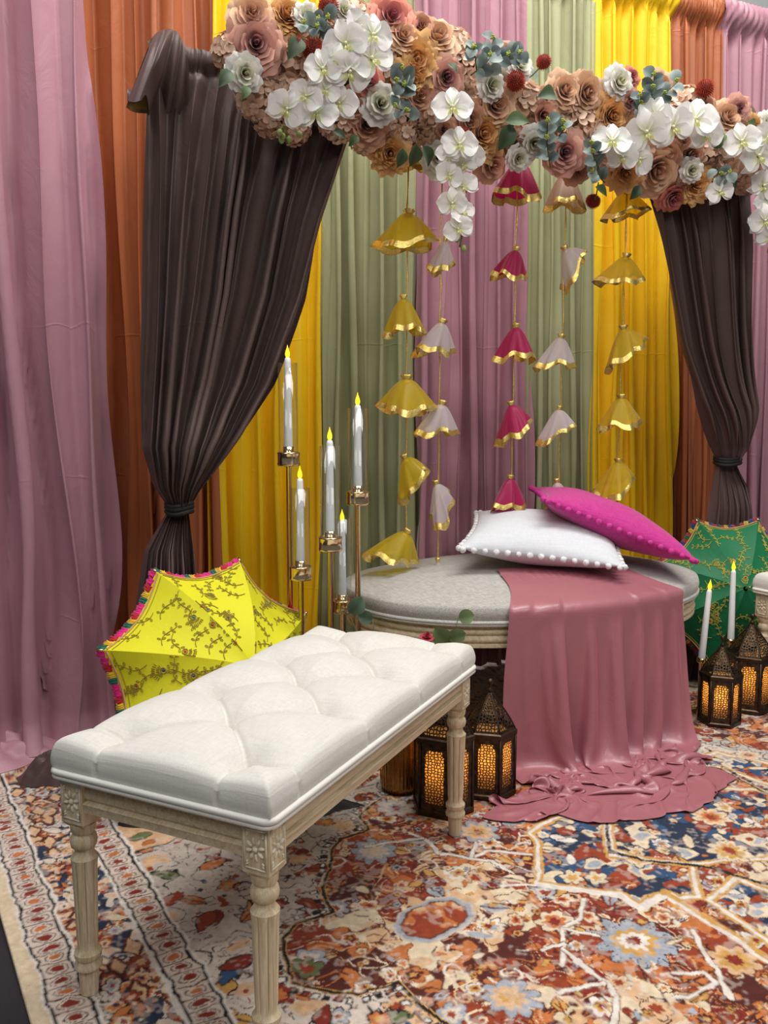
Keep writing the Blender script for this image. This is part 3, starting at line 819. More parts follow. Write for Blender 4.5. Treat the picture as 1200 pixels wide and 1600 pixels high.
dr = drape('brown_drape', [(1.76, 1.93), (1.785, 1.707), (1.853, 1.479), (1.939, 1.22), (2.04, 1.019), (2.126, .879), (2.178, .805)],
           [(2.30, 1.93), (2.262, 1.767), (2.283, 1.325), (2.322, .996), (2.306, .853), (2.262, .805)],
           (2.22, .805, .09), [(2.178, 2.262, .805), (2.159, 2.315, .713), (2.13, 2.327, .547), (2.08, 2.34, .25), (2.0, 2.40, 0)], 11, 37,
           'dark brown satin drape at the right, tied above the green umbrella')
# the loose corner thrown over the left end of the pole
base = WP(.189, DOFF, 0)
m = MB(); nc = 60; uu = np.linspace(0, 1, nc)
BP = on_backdrop
ridge = spline([BP(237, 60, .45), BP(246, 51, .445), BP(258, 48, .44), BP(272, 50, .44), BP(283, 64, .445), BP(289, 84, .45)], nc)
hem = spline([BP(199, 158, .53), BP(207, 161, .56), BP(219, 158, .56), BP(229, 150, .52), BP(236, 190, .40), BP(250, 225, .395), BP(270, 225, .395), BP(289, 215, .395)], nc)
rows = []
for t in np.linspace(0, 1, 26):
    b = .040 * math.sin(math.pi * t ** .7) * (1 - .35 * uu) + .006
    pleats = .016 * np.abs(np.sin(math.pi * (uu * 5.2 + .15 * math.sin(3 * t)))) ** .8 * sstep(.22, .4, uu) * (.25 + .75 * math.sin(math.pi * min(1, t * .85 + .1)))
    rows.append(ridge * (1 - t) + hem * t + WN * (b + pleats)[:, None] * (1 - 1. * sstep(.55, 1, t) * sstep(.25, .4, uu))[:, None])
m.grid(np.array(rows) - base)
rb1 = spline([BP(237, 60, .45), BP(246, 51, .445), BP(258, 48, .44), BP(272, 50, .44)], nc)
rb2 = spline([BP(200, 162, .50), BP(208, 168, .44), BP(218, 171, .40), BP(233, 172, .38)], nc)
m.grid(np.array([rb1 * (1 - t) + rb2 * t - WN * .05 * math.sin(math.pi * t * .8) for t in np.linspace(0, 1, 16)]) - base)
lf = hem[:22]; lf2 = spline([BP(200, 162, .50), BP(208, 168, .44), BP(218, 171, .40), BP(230, 172, .38)], 22)
m.grid(np.array([lf * (1 - t) + lf2 * t + np.array([0, 0, .035 * math.sin(math.pi * t)]) for t in np.linspace(0, 1, 8)]) - base)
m.build('thrown_corner', BROWN, dl)
heap('floor_puddle', BROWN, on_level(96, 1212) - np.array(dl.location), .105, .075, .075, .5, 9, dl, 7)
heap('floor_puddle', BROWN, on_level(1100, 1050) - np.array(dr.location), .16, .10, .07, .4, 10, dr, 7)
# dark bundled cloth on the rug under the white bench
bun = heap('cloth_bundle', BLACK, (-.40, 2.075), .30, .085, .045, .05, 12, None, 6)
tag(bun, 'flat black cloth bundle lying on the rug under the white bench', 'cloth')

# ------------------------------------------------------------------ benches
def leg_profile(h):
    # (radius, height) of a turned leg below its square block, h = block underside
    k = h / .305
    return np.array([(.0125, 0), (.0145, .002), (.0165, .034 * k), (.0168, .046 * k), (.0225, .050 * k), (.0232, .056 * k), (.0195, .062 * k), (.0192, .065 * k), (.0222, .069 * k), (.0226, .077 * k), (.0180, .083 * k), (.0168, .087 * k),
                     (.0180, .10 * k), (.0215, .235 * k), (.0226, .246 * k), (.0185, .251 * k), (.0155, .256 * k), (.0152, .262 * k), (.0208, .267 * k), (.0224, .276 * k), (.0205, .284 * k), (.0165, .289 * k), (.0205, .294 * k), (.0215, h + .002)])
def flutes(lo, hi):
    def f(a, z):
        if z < lo - .001 or z > hi + .001: return 1.
        g = np.abs(np.sin(a * 4)) ** .35
        return 1 - .17 * (1 - g)
    return f
def densify(prof, n):
    out = [prof[0]]
    for a, b in zip(prof[:-1], prof[1:]):
        if b[1] - a[1] > .06:
            for t in np.linspace(0, 1, n)[1:]: out.append(a + (b - a) * t)
        else: out.append(b)
    return np.array(out)
def turned_leg(parent, x, y, zb, hb, bw=.0235, rosettes=(), out=OAKV, rot=0.):
    """square block from zb to zb+hb, turned and fluted column below"""
    m = MB(); c, s_ = math.cos(rot), math.sin(rot); Rz = np.array([[c, -s_, 0], [s_, c, 0], [0, 0, 1]])
    prof = densify(leg_profile(zb), 7); k = zb / .305
    m.lathe(prof, 96, (x, y, 0), flute=flutes(.1 * k, .236 * k))
    n0 = m.n
    for z0, z1, w0_, w1_ in ((zb, zb + .008, bw - .006, bw), (zb + .008, zb + hb, bw, bw)):
        v = []
        for z, w in ((z0, w0_), (z1, w1_)):
            for sx, sy in ((-1, -1), (1, -1), (1, 1), (-1, 1)): v.append(Rz @ np.array([sx * w, sy * w, 0]) + np.array([x, y, z]))
        m.add(v, [(3, 2, 1, 0), (4, 5, 6, 7), (0, 1, 5, 4), (1, 2, 6, 5), (2, 3, 7, 6), (3, 0, 4, 7)])
    o = m.build('leg', out, parent, sharp=40)
    for d in rosettes:                            # carved flower plaque on the block's outer faces
        n = Rz @ np.array([*d, 0.]); t = np.array([-n[1], n[0], 0]); zc = zb + hb * .52
        q = MB(); cc = np.array([x, y, zc]) + n * bw
        hw, hh = bw * .80, hb * .34
        zz = np.array([0, 0, 1.])
        for a, b, w in ((-1, 0, 1), (1, 0, 1), (0, -1, 0), (0, 1, 0)):
            ce = cc + t * a * hw + zz * b * hh
            ext = (np.abs(t) * (.0012 if w else hw) + np.abs(n) * .0014 + zz * (hh if w else .0012))
            q.box(ce, (.0012 if w else hw, .0014, hh if w else .0012), np.stack([t, n, zz], 1))
        for i in range(8):
            a = i * math.pi / 4 + .2
            d2 = t * math.cos(a) + zz * math.sin(a) * 1.15
            ce = cc + d2 * hw * .60
            Rp = np.stack([d2 / np.linalg.norm(d2), np.cross(n, d2 / np.linalg.norm(d2)), n], 1)
            b_ = MB(); b_.ball((0, 0, 0), (hw * .36, hw * .16, .0032), 8, 5)
            q.add(b_.v[0] @ Rp.T + ce, b_.f)
        b_ = MB(); b_.ball((0, 0, 0), (hw * .26, hw * .26, .0042), 10, 6); Rp = np.stack([t, np.cross(n, t), n], 1)
        q.add(b_.v[0] @ Rp.T + cc, b_.f)
        for a, b in ((-1, -1), (1, -1), (-1, 1), (1, 1)):
            for off_ in (0, .25):
                b_ = MB(); b_.ball((0, 0, 0), (hw * .2, hw * .1, .0026), 6, 5)
                d2 = (t * a + zz * b * 1.1) / 1.45; d2 = d2 + np.cross(n, d2) * (off_ * 2 - .25); d2 /= np.linalg.norm(d2)
                Rp = np.stack([d2, np.cross(n, d2), n], 1)
                q.add(b_.v[0] @ Rp.T + cc + t * a * hw * .76 + zz * b * hh * .80 * (1 - off_ * .6), b_.f)
        q.build('carved_rosette', CARVED, o)
    return o
BL, BWD = .857, .42
def tufted_bench(origin, rz, label, cat='bench'):
    """local x across (.42), y along (.857); origin at corner on the floor"""
    root = thing('tufted_bench', origin, rz, label, cat, 'tufted benches')
    PZ = .40
    lg = .030
    for x, y, ro in ((lg, lg, [(-1, 0), (0, -1)]), (BWD - lg, lg, [(1, 0), (0, -1)]), (lg, BL - lg, [(-1, 0), (0, 1)]), (BWD - lg, BL - lg, [(1, 0), (0, 1)])):
        turned_leg(root, x, y, .305, PZ - .305 - .006, rosettes=ro)
    # rails with a stepped moulding
    prof = [(-.004, .0), (.000, .0), (.001, .012), (.0022, .0145), (.001, .0165), (-.006, .0175), (-.006, .0200), (-.003, .0225), (-.001, .031), (-.0025, .0385), (-.006, .0405), (-.006, .0430), (.0005, .0445), (.0015, .047), (.0, .050), (.0, .060), (-.004, .060)]
    def rail(p0, p1, nrm):
        m = MB(); rows = []
        for d, z in prof: rows.append([np.array([*p0, PZ - .064 + z]) + np.array([*nrm, 0]) * d, np.array([*p1, PZ - .064 + z]) + np.array([*nrm, 0]) * d])
        inn = np.array([*nrm, 0.]) * -.02
        rows = [[rows[0][0] + inn, rows[0][1] + inn]] + rows + [[rows[-1][0] + inn, rows[-1][1] + inn]]
        m.grid(np.array(rows), closed_u=True)
        m.build('rail', OAK, root, sharp=35)
    e = .0095
    rail((lg + .02, e), (BWD - lg - .02, e), (0, -1)); rail((BWD - lg - .02, BL - e), (lg + .02, BL - e), (0, 1))
    rail((BWD - e, lg + .02), (BWD - e, BL - lg - .02), (1, 0)); rail((e, BL - lg - .02), (e, lg + .02), (-1, 0))
    # cushion
    sp_ = BL / 3.7
    outer = [BL / 2 + (i - 1.5) * sp_ for i in range(4)]; inner = [BL / 2 + (i - 1) * sp_ for i in range(3)]
    tf = [(.092, y) for y in outer] + [(BWD / 2, y) for y in inner] + [(BWD - .092, y) for y in outer]
    segs = []
    for i, a in enumerate(tf):
        for b in tf[i + 1:]:
            d = math.hypot(a[0] - b[0], a[1] - b[1])
            if abs(a[0] - b[0]) > .05 and d < .19: segs.append((a, b))
    for x, y in tf:
        if x < .12: segs.append(((x, y), (0., y)))
        if x > BWD - .12: segs.append(((x, y), (BWD, y)))
    for x in (.092, BWD - .092):
        segs.append(((x, outer[0]), (x, 0.))); segs.append(((x, outer[-1]), (x, BL)))
    nx, ny = 140, 270
    def side(nn, Ln):   # parameter with dense rounding at the edges
        return np.linspace(0, Ln, nn)
    X, Y = np.meshgrid(side(nx, BWD), side(ny, BL), indexing='ij')
    ex, ey = np.minimum(X, BWD - X), np.minimum(Y, BL - Y)
    d_pt = np.full(X.shape, 9.); d_sg = np.full(X.shape, 9.)
    for x, y in tf: d_pt = np.minimum(d_pt, np.hypot(X - x, Y - y))
    for (a, b) in segs:
        a, b = np.array(a), np.array(b); g = b - a; L2 = g @ g
        t = np.clip(((X - a[0]) * g[0] + (Y - a[1]) * g[1]) / L2, 0, 1)
        d_sg = np.minimum(d_sg, np.hypot(X - a[0] - t * g[0], Y - a[1] - t * g[1]))
    edge = np.minimum(ex, ey)
    corner = np.hypot(np.clip(.03 - ex, 0, 1), np.clip(.03 - ey, 0, 1))
    inn = sstep(0, .06, edge)
    crown = .046 + .036 * (1 - np.exp(-edge / .055))
    puff = 1 - np.exp(-(d_sg / .040) ** 1.3)
    z = crown - .024 * (1 - puff) * (.25 + .75 * inn) - .034 * np.exp(-(d_pt / .024) ** 1.4) - .007 * np.exp(-(d_sg / .0035) ** 2) * (.5 + .5 * inn)
    z = z - .010 * (1 - np.sqrt(1 - (1 - np.clip(edge / .012, 0, 1)) ** 2))
    Pg = np.stack([X, Y, PZ + .004 + z], -1)
    m = MB(); m.grid(Pg)
    # side walls down to the piping
    idx = np.arange(nx * ny).reshape(nx, ny)
    rim_i = np.concatenate([idx[:, 0], idx[-1, 1:], idx[-2::-1, -1], idx[0, -2:0:-1]])
    top = Pg.reshape(-1, 3)[rim_i]
    pin = np.exp(-(np.array([min(math.hypot(p[0] - q[0], p[1] - q[1]) for q in [s_[1] for s_ in segs if s_[1][0] in (0., BWD) or s_[1][1] in (0., BL)]) for p in top]) / .004) ** 2)
    ctr = np.array([BWD / 2, BL / 2, 0])
    rows = []
    for t in np.linspace(0, 1, 7):
        r_ = top.copy(); r_[:, 2] = top[:, 2] * (1 - t) + (PZ + .002) * t
        dirn = np.stack([np.where(top[:, 0] < .002, -1, np.where(top[:, 0] > BWD - .002, 1, 0)), np.where(top[:, 1] < .002, -1, np.where(top[:, 1] > BL - .002, 1, 0)), np.zeros(len(top))], 1)
        r_ += dirn * (.003 * math.sin(math.pi * t) - .004 * pin * math.sin(math.pi * t))[:, None] if np.ndim(pin) else 0
        rows.append(r_)
    m.grid(np.array(rows), closed_v=True, flip=False)
    m.build('cushion', IVORY, root)
    # piping: twin cords round the foot of the cushion, bulging slightly
    pr = []
    rc = .012
    for cx, cy, a0 in ((BWD - rc, rc, -90), (BWD - rc, BL - rc, 0), (rc, BL - rc, 90), (rc, rc, 180)):
        for q in range(6):
            a = math.radians(a0 + q * 18); pr.append((cx + (rc + .004) * math.cos(a), cy + (rc + .004) * math.sin(a)))
    pr2 = []
    for i, p in enumerate(pr):
        n_ = pr[(i + 1) % len(pr)]; L_ = math.hypot(n_[0] - p[0], n_[1] - p[1]); k = max(1, int(L_ / .03))
        for q in range(k): pr2.append((p[0] + (n_[0] - p[0]) * q / k, p[1] + (n_[1] - p[1]) * q / k))
    for zz, rr, nm in ((PZ + .002, .0055, 'piping'), (PZ - .0065, .004, 'piping')):
        m = MB(); m.tube([(x, y, zz) for x, y in pr2], rr, 8, closed=True); m.build(nm, CREAMP, root)
    return root
TH = -.4484
wbench = tufted_bench((-.5415, 1.3732, 0), TH, 'white tufted bench with carved wooden legs in the foreground')
rb = math.atan2(.52, .85)
b3 = tufted_bench((1.235 + .52 * BL, 2.86 - .85 * BL, 0), math.atan2(.52, .85), 'second tufted bench cut off at the right edge of the picture')

# oval bench, parallel to the backdrop
OC = WP(1.305, .46, 0); OA, OB = .60, .41
orot = math.atan2(WD[1], WD[0])
ob = thing('oval_bench', OC, orot, 'oval bench with grey linen seat and washed oak frame, holding the cushions', 'bench')
na = 160; aa = np.arange(na) * 2 * math.pi / na
def oval(da, n_=na):
    a = np.arange(n_) * 2 * math.pi / n_
    ex = 2.25
    c, s_ = np.cos(a), np.sin(a)
    return np.stack([(OA + da) * np.sign(c) * np.abs(c) ** (2 / ex), (OB + da) * np.sign(s_) * np.abs(s_) ** (2 / ex)], 1)
prof = [(-.025, .335), (-.004, .335), (-.001, .337), (-.001, .345), (-.005, .347), (-.005, .350), (-.001, .352), (.001, .360), (-.002, .367), (-.006, .369), (-.006, .372), (-.002, .374), (.0, .382), (-.003, .388), (-.007, .390), (-.007, .393), (-.002, .395), (-.002, .402), (-.025, .402)]
m = MB(); m.grid(np.array([np.concatenate([oval(d), np.full((na, 1), z)], 1) for d, z in prof]), closed_u=True, closed_v=True, flip=True); m.build('apron', OAK, ob, sharp=50)
rows = []
for t in np.linspace(0, 1, 9): rows.append(np.concatenate([oval(.003 + .007 * math.sin(math.pi * t * .9)), np.full((na, 1), .408 + .045 * t)], 1))
for t in np.linspace(0, 1, 22)[1:]:
    k = math.cos(t * math.pi / 2)
    o2 = oval(.004) * (1 - t) if False else oval(.004) * (1 - t ** 1.0)
    z = .453 + .052 * (1 - (1 - t) ** 2.6)
    rows.append(np.concatenate([o2, np.full((na, 1), z)], 1))
m = MB(); m.grid(np.array(rows), closed_v=True, flip=True); m.build('cushion', GREYLINEN, ob)
for z, r_ in ((.409, .006), (.402, .0045)):
    m = MB(); m.tube(np.concatenate([oval(.006), np.full((na, 1), z)], 1), r_, 8, closed=True); m.build('piping', GREYPIPE, ob)
for sx, sy in ((-1, -1), (1, -1), (1, 1), (-1, 1)):
    turned_leg(ob, .20 * sx if sx < 0 else .305, sy * (.355 if sx > 0 else .345), .30, .105, bw=.024, rot=sx * sy * .35)

# ------------------------------------------------------------------ satin throw over the oval bench
# settled here as a small mass-and-link cloth that falls over the seat and onto the rug
def oval_n(x, y): return (np.abs(x / (OA + .004)) ** 2.25 + np.abs(y / (OB + .004)) ** 2.25) ** (1 / 2.25)
def seat_z(x, y): return .453 + .052 * (1 - np.minimum(1, oval_n(x, y)) ** 2.6)
def to_world(x, y, z): return OC + WD * x + WN * (-y) + np.array([0, 0, z])
def settle_throw(nu=84, nt=128, Wc=.90, Ls=.30, Lf=.455, Lp=.47, steps=150):
    u = np.linspace(0, 1, nu); Lc = Ls + Lf + Lp
    tt = np.linspace(0, Lc, nt)
    xe = -.258 + .495 * u
    ye = -(OB + .004) * (1 - np.abs(xe / (OA + .004)) ** 2.25) ** (1 / 2.25)
    ph = 4.6 * u + .28 * np.sin(u * 8.) + .1
    wave = np.sin(2 * math.pi * ph) + .3 * np.sin(2 * math.pi * ph * 1.63 + 1)
    top = np.array([to_world(a, b, 0)[:2] for a, b in zip(xe, ye - .03)])
    tl, tr = np.array([.372, 2.262]), np.array([.868, 2.475])
    foot = np.stack([tl[0] + (tr[0] - tl[0]) * u, tl[1] + (tr[1] - tl[1]) * u], 1) + .035 * np.outer(np.sin(math.pi * u), [.43, -.9])
    end = spline([(.285, 2.075), (.36, 2.045), (.45, 2.070), (.52, 2.045), (.60, 2.055), (.70, 2.085), (.78, 2.14), (.86, 2.21), (.935, 2.295)], nu)
    P = np.zeros((nt, nu, 3))
    for i, l in enumerate(tt):
        if l < Ls:
            k = l / Ls; y = -.12 + (ye + .02 + .12) * k; x = xe * (.84 + .16 * k) + .03 * (1 - k)
            z = seat_z(x, y) + .008 + .020 * (wave * .4 + .5) * sstep(.45, 1, k)
            P[i] = [to_world(*q) for q in zip(x, y, z)]
        elif l < Ls + Lf:
            k = (l - Ls) / Lf
            P[i, :, :2] = top * (1 - k) + foot * k + np.outer((.030 + .014 * k) * (wave + 1.2) * sstep(-.08, .10, k), WN[:2])
            P[i, :, 2] = .47 * (1 - k) + .03 * k
            last = P[i].copy()
        else:
            k = (l - Ls - Lf) / Lp
            P[i, :, :2] = last[:, :2] * (1 - k) + end * k
            P[i, :, 2] = .03 + .06 * np.abs(np.sin(math.pi * (k * 1.7 + u * 1.3 + .25 * np.sin(u * 7)))) * (1 - .5 * k) * min(1, k * 5) + .016 * wave * (1 - k)
    dy = Lc / (nt - 1)
    wrow = np.interp(tt, [0, Ls * .8, Ls + .05, Ls + Lf * .6, Ls + Lf, Lc], [.50, .64, .90, 1.04, 1.04, .98])     # the cloth is gathered at the seat and full at the hem
    dxr = (wrow / (nu - 1))[:, None]
    pin = np.zeros((nt, nu), bool); pin[:6] = True
    iw = np.where(pin, 0., 1.)
    V = np.zeros_like(P); dt = .016
    def link_(A, B, wa, wb, rest, k):
        d = B - A; L = np.sqrt((d * d).sum(-1)) + 1e-9
        s_ = k * (L - rest) / L / np.maximum(wa + wb, 1e-9)
        c = d * s_[..., None]
        A += c * wa[..., None]; B -= c * wb[..., None]
    def pairs(Q, si, sj, rest, k, groups):
        for g in groups:
            a = Q[g[0]]; b = Q[g[1]]
            link_(a, b, iw[g[0]], iw[g[1]], rest[g[0][0]] if np.ndim(rest) else rest, k)
    sl = slice
    def groups(ax, st):
        out = []
        for o in range(2 * st if st > 1 else 2):
            if ax == 0:
                n_ = (nt - st - o + 2 * st - 1) // (2 * st)
                out.append(((sl(o, nt - st, 2 * st), sl(None)), (sl(o + st, nt, 2 * st), sl(None))))
            else: out.append(((sl(None), sl(o, nu - st, 2 * st)), (sl(None), sl(o + st, nu, 2 * st))))
        return out
    gx, gy = groups(1, 1), groups(0, 1); bx, by = groups(1, 2), groups(0, 2); cx_, cy_ = groups(1, 5), groups(0, 5)
    dg = [((sl(a, nt - 1, 2), sl(0, nu - 1)), (sl(a + 1, nt, 2), sl(1, nu))) for a in (0, 1)] + [((sl(a, nt - 1, 2), sl(1, nu)), (sl(a + 1, nt, 2), sl(0, nu - 1))) for a in (0, 1)]
    def fix(gl):      # equal lengths on both ends of each link set
        out = []
        for (a, b) in gl:
            na_, nb_ = len(range(*a[0].indices(nt))), len(range(*b[0].indices(nt))); ma, mb = len(range(*a[1].indices(nu))), len(range(*b[1].indices(nu)))
            n_, m_ = min(na_, nb_), min(ma, mb)
            ia, ib = np.arange(*a[0].indices(nt))[:n_], np.arange(*b[0].indices(nt))[:n_]
            ja, jb = np.arange(*a[1].indices(nu))[:m_], np.arange(*b[1].indices(nu))[:m_]
            mk = lambda i, j: (sl(i[0], i[-1] + 1, (i[1] - i[0]) if len(i) > 1 else 1), sl(j[0], j[-1] + 1, (j[1] - j[0]) if len(j) > 1 else 1))
            out.append((mk(ia, ja), mk(ib, jb)))
        return out
    gx, gy, bx, by, cx_, cy_, dg = [fix(q) for q in (gx, gy, bx, by, cx_, cy_, dg)]
    dd = np.hypot(dxr, dy)
    for st in range(steps):
        V[..., 2] -= 9.8 * dt; V *= .955
        Q = P + V * dt * iw[..., None]
        for it in range(7):
            pairs(Q, 0, 0, dxr, .9, gx); pairs(Q, 0, 0, dy, .9, gy); pairs(Q, 0, 0, dd, .25, dg)
            pairs(Q, 0, 0, 2 * dxr, .07, bx); pairs(Q, 0, 0, 2 * dy, .22, by); pairs(Q, 0, 0, 5 * dxr, .006, cx_); pairs(Q, 0, 0, 5 * dy, .07, cy_)
            # seat and frame of the bench
            rel = Q - OC; lx = rel @ WD; ly = -(rel @ WN); n_ = oval_n(lx, ly)
            on = (n_ < 1) & (Q[..., 2] > .44)
            Q[..., 2] = np.where(on, np.maximum(Q[..., 2], seat_z(lx, ly) + .006), Q[..., 2])
            Q[..., :2] = np.where((on & (Q[..., 2] < seat_z(lx, ly) + .008))[..., None], P[..., :2] * .9 + Q[..., :2] * .1, Q[..., :2])
            inn = (n_ < 1.045) & (Q[..., 2] <= .462)
            f = np.where(inn, 1.045 / np.maximum(n_, .3), 1.)
            Q[..., 0] = np.where(inn, OC[0] + WD[0] * lx * f - WN[0] * ly * f, Q[..., 0]); Q[..., 1] = np.where(inn, OC[1] + WD[1] * lx * f - WN[1] * ly * f, Q[..., 1])
            low = Q[..., 2] < .005
            Q[..., 2] = np.maximum(Q[..., 2], .005)
            Q[..., :2] = np.where(low[..., None], P[..., :2] * .92 + Q[..., :2] * .08, Q[..., :2])
            Q = np.where(pin[..., None], P, Q)
        V = (Q - P) / dt; P = Q
    for _ in range(2):                            # ease out the smallest crinkles
        A = P.copy(); A[1:-1, 1:-1] = P[1:-1, 1:-1] * .5 + .125 * (P[:-2, 1:-1] + P[2:, 1:-1] + P[1:-1, :-2] + P[1:-1, 2:]); P = A
    return P
T_ = settle_throw()
base = np.array([.62, 2.3, 0])
m = MB(); m.grid(T_ - base)
th_ = m.build('satin_throw', SATIN); th_.location = base
sb = th_.modifiers.new('smooth', 'SUBSURF'); sb.levels = 1; sb.render_levels = 1
tag(th_, 'dusty rose satin throw draped over the oval bench and trailing on the rug', 'throw')

# ------------------------------------------------------------------ cushions with pompom edging
def pillow(name, c, ex, ey, T, mat, pmat, label, seed, npom=15):
    ex, ey = np.asarray(ex, float), np.asarray(ey, float); n = np.cross(ex, ey); n /= np.linalg.norm(n)
    root = thing(name, c, 0, label, 'cushion', 'cushions with pompom edges')
    k = 46; g = np.sin(np.linspace(-math.pi / 2, math.pi / 2, k)); U, V = np.meshgrid(g, g, indexing='ij')
    rr = np.random.default_rng(seed); p = rr.uniform(0, 6.3, 4)
    m = MB()
    for sgn in (1, -1):
        th = T * (np.clip(1 - np.abs(U) ** 2.3, 0, 1) * np.clip(1 - np.abs(V) ** 2.3, 0, 1)) ** .52
        th = th * (1 + .05 * np.sin(3 * U + 2 * V + p[0]) + .03 * np.sin(6 * U - 4 * V + p[1])) + .004 * np.sin(14 * np.hypot(U - 1, V - 1) + p[2]) * np.exp(-np.hypot(np.abs(U) - 1, np.abs(V) - 1) * 4) * (np.abs(U) < .99) * (np.abs(V) < .99)
        A = U * (1 - .085 * (1 - V * V)); B = V * (1 - .085 * (1 - U * U))
        m.grid(A[..., None] * ex / 2 + B[..., None] * ey / 2 + sgn * th[..., None] * n, flip=sgn < 0)
    cov = m.build('cover', mat, root)
    pb = MB(); rb_ = random.Random(seed)
    nb_ = 12
    P = np.zeros((7, 10, 3))
    th = np.linspace(.05, math.pi - .05, 7); a = np.arange(10) * 2 * math.pi / 10
    for i in range(7):
        for j in range(10):
            r = .0095 * (1 + .10 * math.sin(5 * a[j] + 3 * th[i]) + .06 * math.sin(9 * th[i]))
            P[i, j] = r * np.array([math.sin(th[i]) * math.cos(a[j]), math.sin(th[i]) * math.sin(a[j]), math.cos(th[i])])
    pb.grid(P, closed_v=True); pme = pb.mesh('pompom', pmat)
    for side in range(4):
        for i in range(npom):
            t = -1 + 2 * (i + .5) / npom
            u, v = [(t, -1), (1, t), (-t, 1), (-1, -t)][side]
            q = np.array([u * (1 - .085 * (1 - v * v)), v * (1 - .085 * (1 - u * u))])
            pos = q[0] * ex / 2 * 1.025 + q[1] * ey / 2 * 1.025 - n * .004
            link('pompom', pme, root, M4(frame((rb_.uniform(-1, 1), rb_.uniform(-1, 1), 1), rb_.uniform(0, 6)), pos, rb_.uniform(.9, 1.12)))
    return root
WHITEC = mat_weave('white_cotton', (214, 217, 222), (204, 207, 213), 160., .8, .0012)
PINKC = mat_weave('magenta_cotton', (198, 52, 142), (178, 38, 124), 160., .75, .0012)
WPOM = mat_plain('white_pompom', (226, 226, 228), .9, var=.05, nscale=300, bump_d=.003, bscale=400)
PPOM = mat_plain('magenta_pompom', (200, 56, 146), .9, var=.1, nscale=300, bump_d=.003, bscale=400)
pillow('scatter_cushion', (.520, 2.795, .585), (.485, -.04, -.05), (.10, .44, .06), .070, WHITEC, WPOM, 'white cushion with white pompom edge lying on the oval bench', 5)
pillow('scatter_cushion', (.742, 2.865, .628), (.462, -.03, -.185), (.03, .42, -.0), .066, PINKC, PPOM, 'magenta pink cushion with pompom edge leaning on the white cushion', 8)

# ------------------------------------------------------------------ pierced metal lanterns
def mat_lattice():
    mt, nt, b, out = new_mat('pierced_bronze')
    at = N(nt, 'ShaderNodeVertexColor'); at.layer_name = 'Col'
    sp3 = N(nt, 'ShaderNodeSeparateColor'); nt.links.new(at.outputs['Color'], sp3.inputs[0])
    v = N(nt, 'ShaderNodeTexVoronoi', feature='DISTANCE_TO_EDGE', voronoi_dimensions='2D'); v.inputs['Scale'].default_value = 12.5; v.inputs['Randomness'].default_value = .7
    cv = N(nt, 'ShaderNodeCombineXYZ'); nt.links.new(sp3.outputs[0], cv.inputs[0]); nt.links.new(sp3.outputs[1], cv.inputs[1]); nt.links.new(cv.outputs[0], v.inputs['Vector'])
    gt = N(nt, 'ShaderNodeMath', operation='GREATER_THAN'); nt.links.new(v.outputs['Distance'], gt.inputs[0]); gt.inputs[1].default_value = .18
    g2 = N(nt, 'ShaderNodeMath', operation='GREATER_THAN'); nt.links.new(sp3.outputs[2], g2.inputs[0]); g2.inputs[1].default_value = .5
    mu = N(nt, 'ShaderNodeMath', operation='MULTIPLY'); nt.links.new(gt.outputs[0], mu.inputs[0]); nt.links.new(g2.outputs[0], mu.inputs[1])
    b.inputs['Metallic'].default_value = .8; b.inputs['Roughness'].default_value = .42
    nz_ = noise(nt, 70., 3, vec=obj_co(nt))
    nt.links.new(ramp(nt, nz_.outputs['Fac'], [(.3, lin((46, 36, 28))), (.75, lin((96, 80, 64)))]), b.inputs['Base Color'])
    bump(nt, v.outputs['Distance'], .8, .002, b)
    tr = N(nt, 'ShaderNodeBsdfTransparent'); mx = N(nt, 'ShaderNodeMixShader')
    nt.links.new(mu.outputs[0], mx.inputs[0]); nt.links.new(b.outputs[0], mx.inputs[1]); nt.links.new(tr.outputs[0], mx.inputs[2]); nt.links.new(mx.outputs[0], out.inputs[0])
    return mt
def mat_frost():
    mt, nt, b, out = new_mat('frosted_amber_liner')
    t = N(nt, 'ShaderNodeBsdfTranslucent'); t.inputs[0].default_value = (*lin((255, 202, 125)), 1)
    b.inputs['Base Color'].default_value = (*lin((235, 200, 150)), 1); b.inputs['Roughness'].default_value = .6
    n = noise(nt, 40., 2, vec=obj_co(nt)); f = N(nt, 'ShaderNodeMapRange'); nt.links.new(n.outputs['Fac'], f.inputs[0]); f.inputs[3].default_value = .55; f.inputs[4].default_value = .8
    mx = N(nt, 'ShaderNodeMixShader'); nt.links.new(f.outputs[0], mx.inputs[0]); nt.links.new(b.outputs[0], mx.inputs[1]); nt.links.new(t.outputs[0], mx.inputs[2]); nt.links.new(mx.outputs[0], out.inputs[0])
    return mt
LATT, FROST = mat_lattice(), mat_frost()
